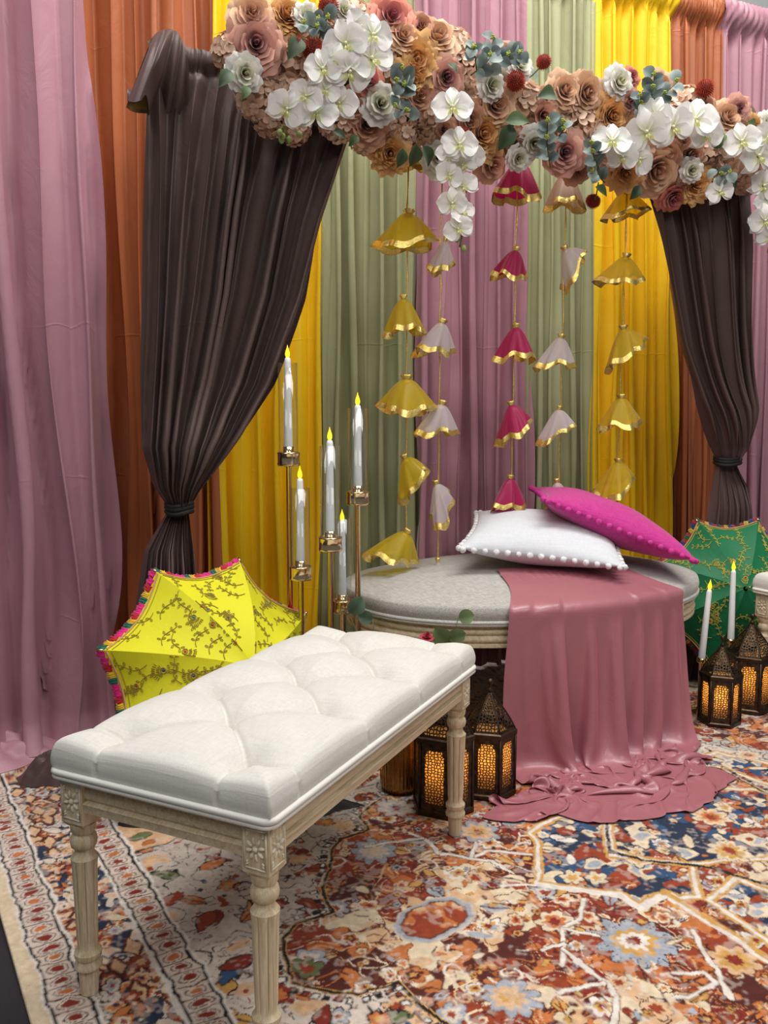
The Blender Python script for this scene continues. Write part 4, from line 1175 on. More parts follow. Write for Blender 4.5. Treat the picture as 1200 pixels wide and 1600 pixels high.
def lantern(loc, rz, sc, label):
    root = thing('pierced_lantern', loc, rz, label, 'lantern', 'pierced metal lanterns')
    Rh, H, RT = .066 * sc, .165 * sc, .105 * sc
    hx = lambda r, z, k=0.: np.array([[r * math.cos(math.radians(60 * i + 30 + k)), r * math.sin(math.radians(60 * i + 30 + k)), z] for i in range(6)])
    m = MB()
    m.grid(np.array([hx(Rh * 1.04, .0), hx(Rh * 1.06, .004), hx(Rh * 1.06, .012 * sc), hx(Rh * .98, .016 * sc), hx(.001, .016 * sc)]), closed_v=True, flip=True)
    m.add(hx(Rh * 1.04, 0), [(5, 4, 3, 2, 1, 0)])
    m.build('base', BRONZE, root, smooth=False)
    m = MB(); m.grid(np.array([hx(Rh * .98, H - .006), hx(Rh * 1.07, H - .004), hx(Rh * 1.07, H + .006), hx(Rh * 1.0, H + .009), hx(Rh * .8, H + .009)]), closed_v=True, flip=True); m.build('shoulder_rim', BRONZE, root, smooth=False)
    c0, c1 = hx(Rh, .014 * sc), hx(Rh, H - .004)
    for i in range(6):
        m = MB(); m.tube([c0[i], c1[i]], .0035 * sc, 6); m.build('corner_post', BRONZE, root)
        a, b_ = c0[i], c0[(i + 1) % 6]; up = c1[i] - c0[i]
        k = 14; P = np.zeros((k + 1, k + 1, 3)); C_ = np.zeros((k + 1, k + 1, 3))
        for p in range(k + 1):
            for q in range(k + 1):
                u, v = p / k, q / k
                P[p, q] = a + (b_ - a) * u + up * v
                xx = (u - .5) * 2
                arch = .78 + .12 * math.sqrt(max(0, 1 - (xx / .66) ** 2)) if abs(xx) < .66 else 0
                C_[p, q] = ((u - .5) * Rh * 10 + i * .37 + 2, v * H * 10 + 3, 1. if (abs(xx) < .68 and .10 < v < arch) else 0.)
        m = MB(); m.grid(P, col=C_, flip=True); m.build('pierced_panel', LATT, root)
        apex = np.array([0, 0, H + RT]); r0 = hx(Rh * .98, H + .009)
        a, b_ = r0[i], r0[(i + 1) % 6]
        m = MB(); rows, cols = [], []
        for p in range(11):
            t = p / 10
            bulge = 1 + .10 * math.sin(math.pi * t)
            l, r2 = (a * (1 - t) + apex * t), (b_ * (1 - t) + apex * t)
            rows.append([np.array([(l + (r2 - l) * u)[0] * bulge, (l + (r2 - l) * u)[1] * bulge, (l + (r2 - l) * u)[2]]) for u in np.linspace(0, 1, 9)])
            cols.append([((u - .5) * Rh * 10 * (1 - t) + i * .4 + 7, t * RT * 9 + 1, 1. if (.12 < u < .88 and .06 < t < .85) else 0.) for u in np.linspace(0, 1, 9)])
        m.grid(np.array(rows), col=np.array(cols)); m.build('roof_panel', LATT, root)
        m = MB(); m.tube([np.array([*(np.array(a[:2]) * (1 - t) * (1 + .10 * math.sin(math.pi * t))), a[2] * (1 - t) + apex[2] * t]) for t in np.linspace(0, 1, 8)], .0022 * sc, 5); m.build('roof_ridge', BRONZE, root)
    m = MB(); zt = H + RT
    m.lathe([(.007 * sc, zt - .006), (.008 * sc, zt), (.004 * sc, zt + .004), (.003 * sc, zt + .010), (.006 * sc, zt + .013), (.0085 * sc, zt + .019), (.006 * sc, zt + .026), (.001, zt + .029)], 14); m.build('finial', BRONZE, root)
    m = MB(); m.grid(np.array([hx(Rh * .84, .020), hx(Rh * .84, H - .004)]), closed_v=True, flip=True); m.build('frosted_liner', FROST, root, smooth=False)
    m = MB(); m.lathe([(.018 * sc, .017), (.018 * sc, .085 * sc), (.014 * sc, .088 * sc)], 14); m.build('candle', WAX, root)
    l = bpy.data.lights.new('lantern_candle_glow', 'POINT'); l.energy = .20; l.color = (1, .62, .22); l.shadow_soft_size = .012
    lo = bpy.data.objects.new('lantern_candle_glow', l); COL.objects.link(lo); lo.parent = root; lo.location = (0, 0, .105 * sc)
    return root
lantern((.150, 2.095, 0), .12, 1.16, 'pierced bronze lantern half hidden behind the white bench leg')
lantern((.275, 2.185, 0), .30, 1.02, 'pierced bronze lantern with pointed roof beside the hanging throw')
lantern((1.075, 2.70, 0), .20, .95, 'smaller pierced bronze lantern in front of the green umbrella')
lantern((1.222, 2.83, 0), .05, 1.10, 'taller pierced bronze lantern at the right edge of the picture')

# ------------------------------------------------------------------ ribbed vase with greenery behind the white bench
m = MB()
AMBER = mat_plain('ribbed_amber_glass', (150, 108, 52), .18, .75, var=.12, nscale=30)
prof = [(.036, .0), (.046, .004), (.052, .02), (.054, .10), (.052, .20), (.050, .235), (.047, .235), (.046, .20), (.046, .03), (.0, .025)]
m.lathe(densify(np.array(prof), 3), 144, flute=lambda a, z: 1 + .035 * np.abs(np.sin(a * 18)))
vase = m.build('ribbed_vase', AMBER); vase.location = (.045, 2.20, 0)
tag(vase, 'ribbed amber glass vase standing on the rug behind the white bench', 'vase')

# ------------------------------------------------------------------ candles
def add_flame(parent, z, sc=1.):
    m = MB(); m.lathe(np.array([(.0008, 0), (.0035, .002), (.0060, .007), (.0066, .012), (.0052, .019), (.0028, .026), (.001, .032), (.0003, .036)]) * sc, 12); o = m.build('flame', FLAME, parent); o.location = (0, 0, z)
    return o
def taper(loc, h, label, tilt=(0, 0), r=.0125):
    root = thing('taper_candle', loc, 0, label, 'candle', 'white taper candles')
    root.rotation_euler = (tilt[0], tilt[1], 0)
    m = MB(); m.lathe([(r, 0), (r, .01), (r * .72, h * .97), (r * .55, h), (.002, h + .001)], 20); m.build('wax_shaft', WAX, root)
    add_flame(root, h - .001)
    return root
def candle_stand(x, y, cup_z, glass_h, candle_h, label, clabel, tilt=0.):
    root = thing('candle_stand', (x, y, 0), 0, label, 'candle holder', 'tall gold candle stands')
    m = MB(); m.lathe([(.055, 0), (.058, .003), (.058, .010), (.052, .013), (.012, .016), (.008, .022)], 32); m.build('base', GOLD, root)
    m = MB(); m.lathe([(.0075, .015), (.0075, cup_z - .005), (.012, cup_z - .003), (.013, cup_z + .003)], 18); m.build('pole', GOLD, root)
    m = MB(); m.lathe([(.013, cup_z - .002), (.0295, cup_z - .001), (.0315, cup_z + .002), (.0315, cup_z + .006), (.0305, cup_z + .008), (.0305, cup_z + .030), (.0315, cup_z + .032), (.0315, cup_z + .036), (.0285, cup_z + .037), (.0275, cup_z + .030), (.0275, cup_z + .006), (.002, cup_z + .005)], 32); m.build('cup', GOLD, root)
    m = MB(); m.lathe([(.015, cup_z + .005), (.015, cup_z + .052), (.0125, cup_z + .052), (.0125, cup_z + .006)], 20); m.build('candle_socket', GOLD, root)
    m = MB(); zg = cup_z + .006; m.lathe([(.0268, zg), (.0268, zg + glass_h), (.0258, zg + glass_h), (.0258, zg)], 40, cap=False); m.build('glass_chimney', GLASS, root)
    taper((x, y, cup_z + .032), candle_h, clabel, r=.0122)
    return root
def from_px(px, py, depth):
    d = survey_ray(px, py); return np.array([0, 0, CAMH]) + d * depth / d[1]
for px, cup_y, dep, g, c, lb, cl in ((451, 727, 2.42, .275, .262, 'tallest gold candle stand with glass chimney, left of the group', 'taper candle in the tallest stand beside the brown drape'),
                                    (470, 905, 2.36, .245, .245, 'short gold candle stand in front of the tallest one', 'taper candle in the short stand beside the yellow umbrella'),
                                    (516, 860, 2.28, .270, .258, 'middle height gold candle stand with glass chimney', 'taper candle in the middle height stand'),
                                    (559, 788, 2.40, .258, .240, 'tall gold candle stand at the right, before the oval bench', 'taper candle in the tall stand nearest the oval bench'),
                                    (535, 956, 2.50, .270, .235, 'lowest gold candle stand half hidden behind the middle one', 'taper candle in the lowest stand')):
    P = from_px(px, cup_y, dep)
    candle_stand(P[0], P[1], P[2], g, c, lb, cl)
def candlestick(x, y, h, ch, label, clabel, tilt):
    root = thing('candlestick', (x, y, 0), 0, label, 'candle holder', 'brass candlesticks')
    m = MB(); m.lathe([(.036, 0), (.036, .006), (.012, .012), (.007, .02), (.007, h - .02), (.014, h - .014), (.015, h), (.010, h), (.009, h - .01)], 20); m.build('stick', GOLD, root)
    taper((x, y, h - .008), ch, clabel, tilt, .0115)
candlestick(1.045, 2.795, .185, .235, 'brass candlestick behind the smaller right lantern', 'leaning white taper candle behind the smaller right lantern', (0, .07))
candlestick(1.192, 2.925, .215, .245, 'brass candlestick behind the taller right lantern', 'upright white taper candle behind the taller right lantern', (0, -.01))

# ------------------------------------------------------------------ embroidered umbrellas
def umbrella(c, axis, R_, depth, phase, cloth, thread, gems, fringe, label, seed, spin=0.):
    axis = np.asarray(axis, float); axis /= np.linalg.norm(axis)
    root = thing('embroidered_umbrella', c, 0, label, 'umbrella', 'embroidered umbrellas')
    F = frame(axis)                                 # columns: x, y, axis
    rib = lambda k: np.array([math.cos(phase + k * math.pi / 4), math.sin(phase + k * math.pi / 4), 0.])
    def S(k, rho, f):
        a, b = rib(k), rib(k + 1)
        p = (a * (1 - f) + b * f) * R_ * rho * (1 - .10 * 4 * f * (1 - f) * rho ** 2)
        z = depth * (1 - rho ** 1.75) - .012 * 4 * f * (1 - f) * rho
        return F @ (p + np.array([0, 0, z]))
    def Sn(k, rho, f, d):
        e = 1e-3
        u, v = S(k, rho + e, f) - S(k, rho - e, f), S(k, rho, min(1, f + e)) - S(k, rho, max(0, f - e))
        n = np.cross(u, v); n /= np.linalg.norm(n) + 1e-12
        if n @ axis < 0: n = -n
        return S(k, rho, f) + n * d
    rr = random.Random(seed)
    W_ = 2 * math.sin(math.pi / 8)
    def pxy(k, x, y, d=.0016):                      # metric coordinates on a panel: y from the crown, x across
        rho = min(.985, max(.05, y / R_)); w = W_ * R_ * rho
        return Sn(k, rho, min(.985, max(.015, .5 + x / w)), d)
    TW = .0011
    for k in range(8):
        m = MB(); m.grid(np.array([[S(k, rho, f) for f in np.linspace(0, 1, 15)] for rho in np.linspace(.03, 1, 17)]))
        pn = m.build('canopy_panel', cloth, root)
        m = MB(); g = MB(); gcol = MB()
        def line(pts, col, w=TW):
            m.tube([pxy(k, x, y) for x, y in pts], w, 4, cap=False, col=lin(col))
        def vine(x0, y0, ang, L, curv):
            pts = []; x, y, a = x0, y0, ang
            nst = max(4, int(L / .009))
            for i in range(nst):
                pts.append((x, y)); a += curv * math.sin(i * .55) * .35; x += .009 * math.cos(a); y += .009 * math.sin(a)
                if i % 2 == 1:
                    for sd_ in (-1, 1):
                        b = a + sd_ * 1.0
                        cx, cy = x + .0068 * math.cos(b), y + .0068 * math.sin(b)
                        line([(cx + .0046 * math.cos(q) * math.cos(b) - .0022 * math.sin(q) * math.sin(b), cy + .0046 * math.cos(q) * math.sin(b) + .0022 * math.sin(q) * math.cos(b)) for q in np.linspace(0, 6.28, 7)], thread, .0008)
            line(pts, thread, .0010)
            return x, y, a
        def feather(x, y, a, sc, gem):
            for q in np.linspace(-1.1, 1.1, 9):
                for r0, r1 in ((.010, .017), (.020, .028)):
                    b = a + q * (1.0 if r0 < .015 else .8)
                    line([(x + r * sc * math.cos(b), y + r * sc * math.sin(b)) for r in (r0, (r0 + r1) / 2, r1)], thread, .001)
            line([(x + .0075 * sc * math.cos(q), y + .0065 * sc * math.sin(q)) for q in np.linspace(0, 6.28, 11)], thread, .0014)
            p = pxy(k, x, y, .001); nrm = pxy(k, x, y, .01) - pxy(k, x, y, 0); nrm /= np.linalg.norm(nrm)
            b_ = MB(); b_.ball((0, 0, 0), (.0042 * sc, .0036 * sc, .0016), 8, 5, col=lin(gem))
            g.add(b_.v[0] @ frame(nrm).T + p, b_.f, 0, lin(gem))
        yy = R_ * .30
        rowi = 0
        while yy < R_ * .93:
            w = W_ * R_ * (yy / R_) * .86
            nn = max(1, int(w / .062))
            for i in range(nn):
                x = (-w / 2 + w * (i + .5) / nn) + rr.uniform(-.006, .006) + (.012 if rowi % 2 else -.012) * (nn > 1)
                a = rr.choice([.3, 2.5, 1.2, -.4]) + rr.uniform(-.3, .3)
                L_ = rr.uniform(.065, .095)
                ex_, ey_, ea = vine(x - .5 * L_ * math.cos(a), yy - .5 * L_ * math.sin(a), a, L_, rr.choice([-1, 1]))
                if (i + rowi) % 2 == 0: feather(ex_ + .006 * math.cos(ea), ey_ + .006 * math.sin(ea), ea, rr.uniform(.75, 1.0), rr.choice(gems))
            yy += .038; rowi += 1
        for f0 in (.06, .94):                       # stitched seams and hem
            pass
        m.tube([Sn(k, .975, f, .0012) for f in np.linspace(.01, .99, 14)], .0028, 5, cap=False, col=lin((196, 150, 90)))
        m.tube([Sn(k, .945, f, .0012) for f in np.linspace(.01, .99, 14)], .0010, 4, cap=False, col=lin(thread))
        tag(m.build('embroidery', FELT, pn), kind='stuff')
        if g.n: tag(g.build('embroidered_gems', FELT, pn), kind='stuff')
        m = MB(); m.tube([S(k, rho, 0) - axis * .006 for rho in np.linspace(.04, 1, 12)], .0022, 6); m.build('rib', STEEL, root)
        m = MB(); tip = S(k, 1, 0); out = tip - S(k, .9, 0); out /= np.linalg.norm(out)
        m.tube([tip - out * .004, tip + out * .012], [.0035, .0028], 8); m.build('rib_tip', GOLD, root)
    # fringe: bundles of coloured yarn round the hem
    fm = {}
    def tuft(col):
        if col not in fm:
            t = MB(); q = random.Random(len(fm))
            for i in range(7):
                x = (i - 3) * .0021
                t.tube([(x, 0, q.uniform(-.001, .001)), (x * 1.1, .012, q.uniform(-.002, .002)), (x * 1.25, .021 + q.uniform(-.003, .003), q.uniform(-.003, .003))], [.0019, .0021, .0016], 4, col=np.array(lin(col)) * q.uniform(.8, 1.1))
            fm[col] = t.mesh('fringe_tassel', FELT)
        return fm[col]
    cnt = 0
    for k in range(8):
        n_ = 15
        for i in range(n_):
            f = (i + .5) / n_
            p = S(k, 1., f); o_ = p - S(k, .93, f); o_ /= np.linalg.norm(o_)
            x = S(k, 1., min(1, f + .02)) - S(k, 1., max(0, f - .02)); x /= np.linalg.norm(x)
            x = x - o_ * (x @ o_); x /= np.linalg.norm(x)
            link('fringe_tassel', tuft(fringe[cnt % len(fringe)]), root, M4(np.stack([x, o_, np.cross(x, o_)], 1), p - o_ * .003)); cnt += 1
    m = MB(); m.tube([F @ np.array([0, 0, depth - .02]), F @ np.array([0, 0, depth + .045])], [.006, .003], 10); m.build('ferrule', GOLD, root)
    m = MB(); m.tube([F @ np.array([0, 0, depth - .02]), F @ np.array([0, 0, -.05])], .005, 8); m.build('shaft', STEEL, root)
    return root
YCLOTH = mat_cloth('lime_yellow_cotton', (216, 212, 30), .7, .1, crease=.15, crease_z=.35)
GCLOTH = mat_cloth('emerald_cotton', (14, 108, 66), .6, .1, crease=.15, crease_z=.35)
umbrella((-.418, 2.20, .302), (.60, -.70, .38), .325, .165, math.radians(22.5), YCLOTH, (156, 134, 30), [(30, 130, 130), (190, 20, 60), (40, 70, 130)],
         [(225, 30, 130), (225, 30, 130), (196, 20, 40), (235, 190, 40), (20, 110, 90)], 'yellow embroidered umbrella with multicolour fringe behind the white bench', 4)
umbrella((1.255, 3.075, .345), (-.05, -.93, .30), .285, .12, math.radians(24), GCLOTH, (196, 186, 70), [(200, 30, 60), (230, 130, 30), (190, 30, 120)],
         [(150, 30, 40), (40, 50, 120), (200, 170, 50), (150, 30, 40), (20, 90, 60)], 'emerald green embroidered umbrella leaning by the right brown drape', 9)

# ------------------------------------------------------------------ silk flowers
def petal_ring(m, n, r_edge, z0, z1, half, inner, outer, rng, ruffle=0., lip=.0, r_in=.1, nt=6, nv=9, a0=0., wob=.12, point=0.):
    """petals that wrap round the flower's axis; colour runs from inner (base) to outer (lip)"""
    for i in range(n):
        a = a0 + i * 2 * math.pi / n + rng.uniform(-wob, wob)
        re, ze = r_edge * rng.uniform(.92, 1.08), z1 + (z1 - z0) * rng.uniform(-.1, .1)
        sk = rng.uniform(-.12, .12); ph_ = rng.uniform(0, 6.3)
        P = np.zeros((nt, nv, 3)); C_ = np.zeros((nt, nv, 3))
        for p in range(nt):
            t = p / (nt - 1)
            r = r_in * r_edge + (re - r_in * r_edge) * t ** .75
            z = z0 + (ze - z0) * t ** 1.25
            if t > .7: r += lip * r_edge * ((t - .7) / .3) ** 1.5; z -= lip * .55 * r_edge * ((t - .7) / .3) ** 2
            wd = half * (math.sin(math.pi * (.14 + .62 * t)) ** .7)
            for q in range(nv):
                v = -1 + 2 * q / (nv - 1)
                th = a + v * wd + sk * t
                drop = (1 - v * v)
                tr = r * (1 + ruffle * math.sin(7 * v + ph_) * t * t) - (1 - drop) * r_edge * .10 * t
                tz = z - (1 - drop) * abs(ze - z0) * .22 * t - (1 - drop) * .10 * r_edge * t + ruffle * r_edge * .6 * math.sin(9 * v + ph_) * t * t + point * r_edge * max(0, 1 - abs(v) * 2) * t ** 4
                P[p, q] = (tr * math.cos(th), tr * math.sin(th), tz)
                k = t ** 1.1 * (.75 + .25 * drop)
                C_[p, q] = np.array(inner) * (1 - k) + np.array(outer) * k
        m.grid(P, col=C_)
def rose_mesh(name, cin, cout, seed, layers=7, ruffle=.03, flat=1., jit=.08, ctr=None):
    rng = random.Random(seed); m = MB()
    for l in range(layers):
        f = l / (layers - 1)
        r = .10 + .90 * f ** 1.0
        z1 = flat * (.66 - .56 * f ** 1.5)
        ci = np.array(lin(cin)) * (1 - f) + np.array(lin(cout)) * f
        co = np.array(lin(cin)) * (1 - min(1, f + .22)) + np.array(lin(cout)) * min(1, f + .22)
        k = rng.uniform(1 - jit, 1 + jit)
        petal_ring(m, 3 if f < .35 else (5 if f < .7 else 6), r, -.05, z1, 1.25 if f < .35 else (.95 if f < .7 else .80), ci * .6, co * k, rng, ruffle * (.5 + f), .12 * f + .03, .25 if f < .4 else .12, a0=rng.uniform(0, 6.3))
    b = MB(); m.lathe([(.02, .30), (.07, .40), (.075, .5), (.03, .60)], 8, col=np.array(lin(ctr or cin)) * .6)
    m.lathe([(.02, -.28), (.10, -.2), (.28, -.06), (.3, 0)], 8, col=lin((70, 84, 46)))
    return m.mesh(name, PETAL)
def hydrangea_mesh(seed, c1, c2):
    rng = random.Random(seed); m = MB()
    n = 24
    for i in range(n):
        z = 1 - i / n * 1.1; r = math.sqrt(max(0, 1 - z * z)); a = i * 2.39996
        nrm = np.array([r * math.cos(a), r * math.sin(a), z]) + np.array([rng.uniform(-.2, .2) for _ in range(3)]); nrm /= np.linalg.norm(nrm)
        F = frame(nrm, rng.uniform(0, 1.5)); k = rng.random(); col = (np.array(lin(c1)) * k + np.array(lin(c2)) * (1 - k)) * rng.uniform(.85, 1.1)
        s_ = rng.uniform(.40, .50); c0 = nrm * rng.uniform(.78, .95) * np.array([1, 1, .8])
        for p in range(4):
            b = p * math.pi / 2
            d, e = np.array([math.cos(b), math.sin(b), 0]), np.array([-math.sin(b), math.cos(b), 0])
            rows = []
            for t, w, h in ((.04, .10, 0.), (.35, .36, .06), (.72, .46, .12), (1.0, .28, .13)):
                rows.append([F @ ((d * t + e * w * v) * s_ + np.array([0, 0, (h + .05 * v * v) * s_])) + c0 for v in (-1, -.35, .35, 1)])
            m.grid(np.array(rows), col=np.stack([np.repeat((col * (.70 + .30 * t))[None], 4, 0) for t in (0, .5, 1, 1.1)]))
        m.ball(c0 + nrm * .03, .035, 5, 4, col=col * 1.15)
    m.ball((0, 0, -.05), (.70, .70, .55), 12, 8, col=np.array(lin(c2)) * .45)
    return m.mesh('hydrangea', PETAL)
def orchid_meshes(seed):
    rng = random.Random(seed); m = MB(); W = np.array(lin((246, 245, 242))); Y = np.array(lin((214, 222, 160)))
    def pet(ang, L, Wd, cup, zt):
        rows, cols = [], []
        for t in np.linspace(0, 1, 7):
            w = Wd * (math.sin(math.pi * (.06 + .86 * t)) ** .8)
            rr_ = []
            for v in np.linspace(-1, 1, 6):
                x, y = .06 + L * t * (1 - .08 * v * v), w * v
                z = zt * t * t + cup * v * v * .20 + .07 * t * math.sin(4.5 * v + 4 * t + 3 * ang + seed) + .05 * math.sin(math.pi * t)
                rr_.append((x * math.cos(ang) - y * math.sin(ang), x * math.sin(ang) + y * math.cos(ang), z))
            rows.append(rr_); cols.append([W * min(1, .35 + t * 2.2) + Y * max(0, .65 - t * 2.2) for _ in range(6)])
        m.grid(np.array(rows), col=np.array(cols))
    for a in (math.pi / 2, math.pi / 2 + 2.2, math.pi / 2 - 2.2): pet(a, .95, .36, .5, -.18)
    for a in (.12, math.pi - .12): pet(a, 1.0, .66, .4, rng.uniform(-.05, .12))
    lipm = MB(); LY = np.array(lin((226, 226, 150)))
    for sgn in (-1, 1):
        lipm.grid(np.array([[(sgn * (.04 + .16 * t) * (.3 + v), -.05 - .28 * t, .08 + .16 * math.sin(math.pi * t) + .05 * v) for v in np.linspace(0, 1, 4)] for t in np.linspace(0, 1, 5)]), col=LY)
    lipm.ball((0, .02, .10), (.07, .08, .10), 8, 6, col=np.array(lin((240, 240, 214))))
    return m.mesh('orchid', ORCHID), lipm.mesh('orchid_lip', ORCHID)
def ball_mesh(seed):
    rng = random.Random(seed); m = MB()
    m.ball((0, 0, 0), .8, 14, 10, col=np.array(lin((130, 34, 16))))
    n = 260
    for i in range(n):
        z = 1 - (i + .5) / n * 2; r = math.sqrt(1 - z * z); a = i * 2.39996
        d = np.array([r * math.cos(a), r * math.sin(a), z]); F = frame(d)
        c = np.array(lin((196, 62, 28))) * rng.uniform(.65, 1.25)
        b = .075
        m.add([d * .72 + F[:, 0] * b, d * .72 + F[:, 1] * b, d * .72 - F[:, 0] * b, d * .72 - F[:, 1] * b, d * rng.uniform(.96, 1.1)], [(0, 1, 4), (1, 2, 4), (2, 3, 4), (3, 0, 4)], 0, c)
    return m.mesh('globe_thistle', PETAL, smooth=False)
def leaf_mesh(name, cols, pointed=True, L=1., Wd=.32, fold=.12):
    m = MB(); rows, cc = [], []
    for t in np.linspace(0, 1, 8):
        w = Wd * (math.sin(math.pi * t ** (.8 if pointed else 1.)) ** (1.0 if pointed else .55)) + .008
        rows.append([(L * t, w * v, fold * abs(v) * w / Wd + .10 * math.sin(math.pi * t) - .12 * t * t) for v in (-1, -.5, 0, .5, 1)])
        cc.append([np.array(lin(cols[0])) * (1 - abs(v)) + np.array(lin(cols[1])) * abs(v) for v in (-1, -.5, 0, .5, 1)])
    m.grid(np.array(rows), col=np.array(cc))
    return m.mesh(name, LEAF)
FM = dict(
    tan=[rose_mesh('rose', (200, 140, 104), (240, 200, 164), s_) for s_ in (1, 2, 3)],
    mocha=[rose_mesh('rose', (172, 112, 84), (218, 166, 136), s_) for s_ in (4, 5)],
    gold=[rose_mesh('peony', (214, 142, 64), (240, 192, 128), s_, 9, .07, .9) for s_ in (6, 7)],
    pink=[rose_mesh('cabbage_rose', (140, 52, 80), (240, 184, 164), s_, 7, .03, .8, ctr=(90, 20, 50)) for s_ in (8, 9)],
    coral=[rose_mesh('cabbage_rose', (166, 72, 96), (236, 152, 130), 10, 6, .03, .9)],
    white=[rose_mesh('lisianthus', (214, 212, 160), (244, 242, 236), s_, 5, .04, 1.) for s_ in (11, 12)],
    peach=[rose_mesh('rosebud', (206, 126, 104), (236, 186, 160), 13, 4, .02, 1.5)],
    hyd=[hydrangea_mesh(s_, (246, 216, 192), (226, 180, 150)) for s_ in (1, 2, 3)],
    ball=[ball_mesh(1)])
ORC = [orchid_meshes(s_) for s_ in (1, 2, 3)]
EUC = [leaf_mesh('leaf', ((122, 138, 134), (150, 166, 160)), False, 1., .46, .10), leaf_mesh('leaf', ((86, 100, 100), (114, 130, 128)), False, 1., .46, .10)]
GRN = [leaf_mesh('leaf', ((66, 88, 48), (86, 112, 64))), leaf_mesh('leaf', ((48, 66, 42), (66, 90, 54)))]
EUCG = [leaf_mesh('leaf', ((92, 112, 72), (116, 136, 92)), False, 1., .46, .10), leaf_mesh('leaf', ((70, 92, 72), (92, 116, 96)), False, 1., .46, .10)]
NAMES = dict(tan='rose', mocha='rose', gold='peony', pink='cabbage_rose', coral='cabbage_rose', white='lisianthus', peach='rosebud', hyd='hydrangea', ball='globe_thistle')
SEED = MB()
for i in range(9):
    SEED.ball((.4 * math.cos(i * 2.4) * math.sqrt(i / 9), .4 * math.sin(i * 2.4) * math.sqrt(i / 9), .2 * (i % 3)), .2, 6, 5, col=lin((176, 190, 70)))
SEEDM = SEED.mesh('seed_head', LEAF)
def sprig(parent, p0, p1, n, leaf, lsz, rng, base, up=(0, 0, 1), seeds=True, name='eucalyptus_sprig'):
    """stem from p0 to p1 with round leaves set in pairs"""
    p0, p1 = np.asarray(p0) - base, np.asarray(p1) - base
    mid = (p0 + p1) / 2 + np.array([rng.uniform(-.02, .02) for _ in range(3)])
    cv = spline([p0, mid, p1], 14)
    m = MB(); m.tube(cv, np.linspace(.0022, .0012, 14), 5)
    o = m.build(name, STEM, parent)
    view = -np.array([p0[0] + base[0], p0[1] + base[1], 0]); view /= np.linalg.norm(view)
    for i in range(n):
        t = .18 + .82 * i / max(1, n - 1); c = cv[int(t * 13)]
        T = cv[min(13, int(t * 13) + 1)] - cv[max(0, int(t * 13) - 1)]; T /= np.linalg.norm(T) + 1e-9
        side = np.cross(T, view); side /= np.linalg.norm(side) + 1e-9
        d = side * (-1) ** i + T * .5 + view * rng.uniform(.0, .5); d /= np.linalg.norm(d)
        nrm = view + np.array([rng.uniform(-.5, .5) for _ in range(3)]); nrm = nrm - d * (nrm @ d); nrm /= np.linalg.norm(nrm)
        link('leaf', leaf[rng.randrange(len(leaf))], o, M4(np.stack([d, np.cross(nrm, d), nrm], 1), c, lsz * rng.uniform(.8, 1.15)))
    if seeds:
        for t in (13, 8): link('seed_head', SEEDM, o, M4(frame(view, rng.uniform(0, 3)), cv[t] + view * .012, lsz * .42))
    return o

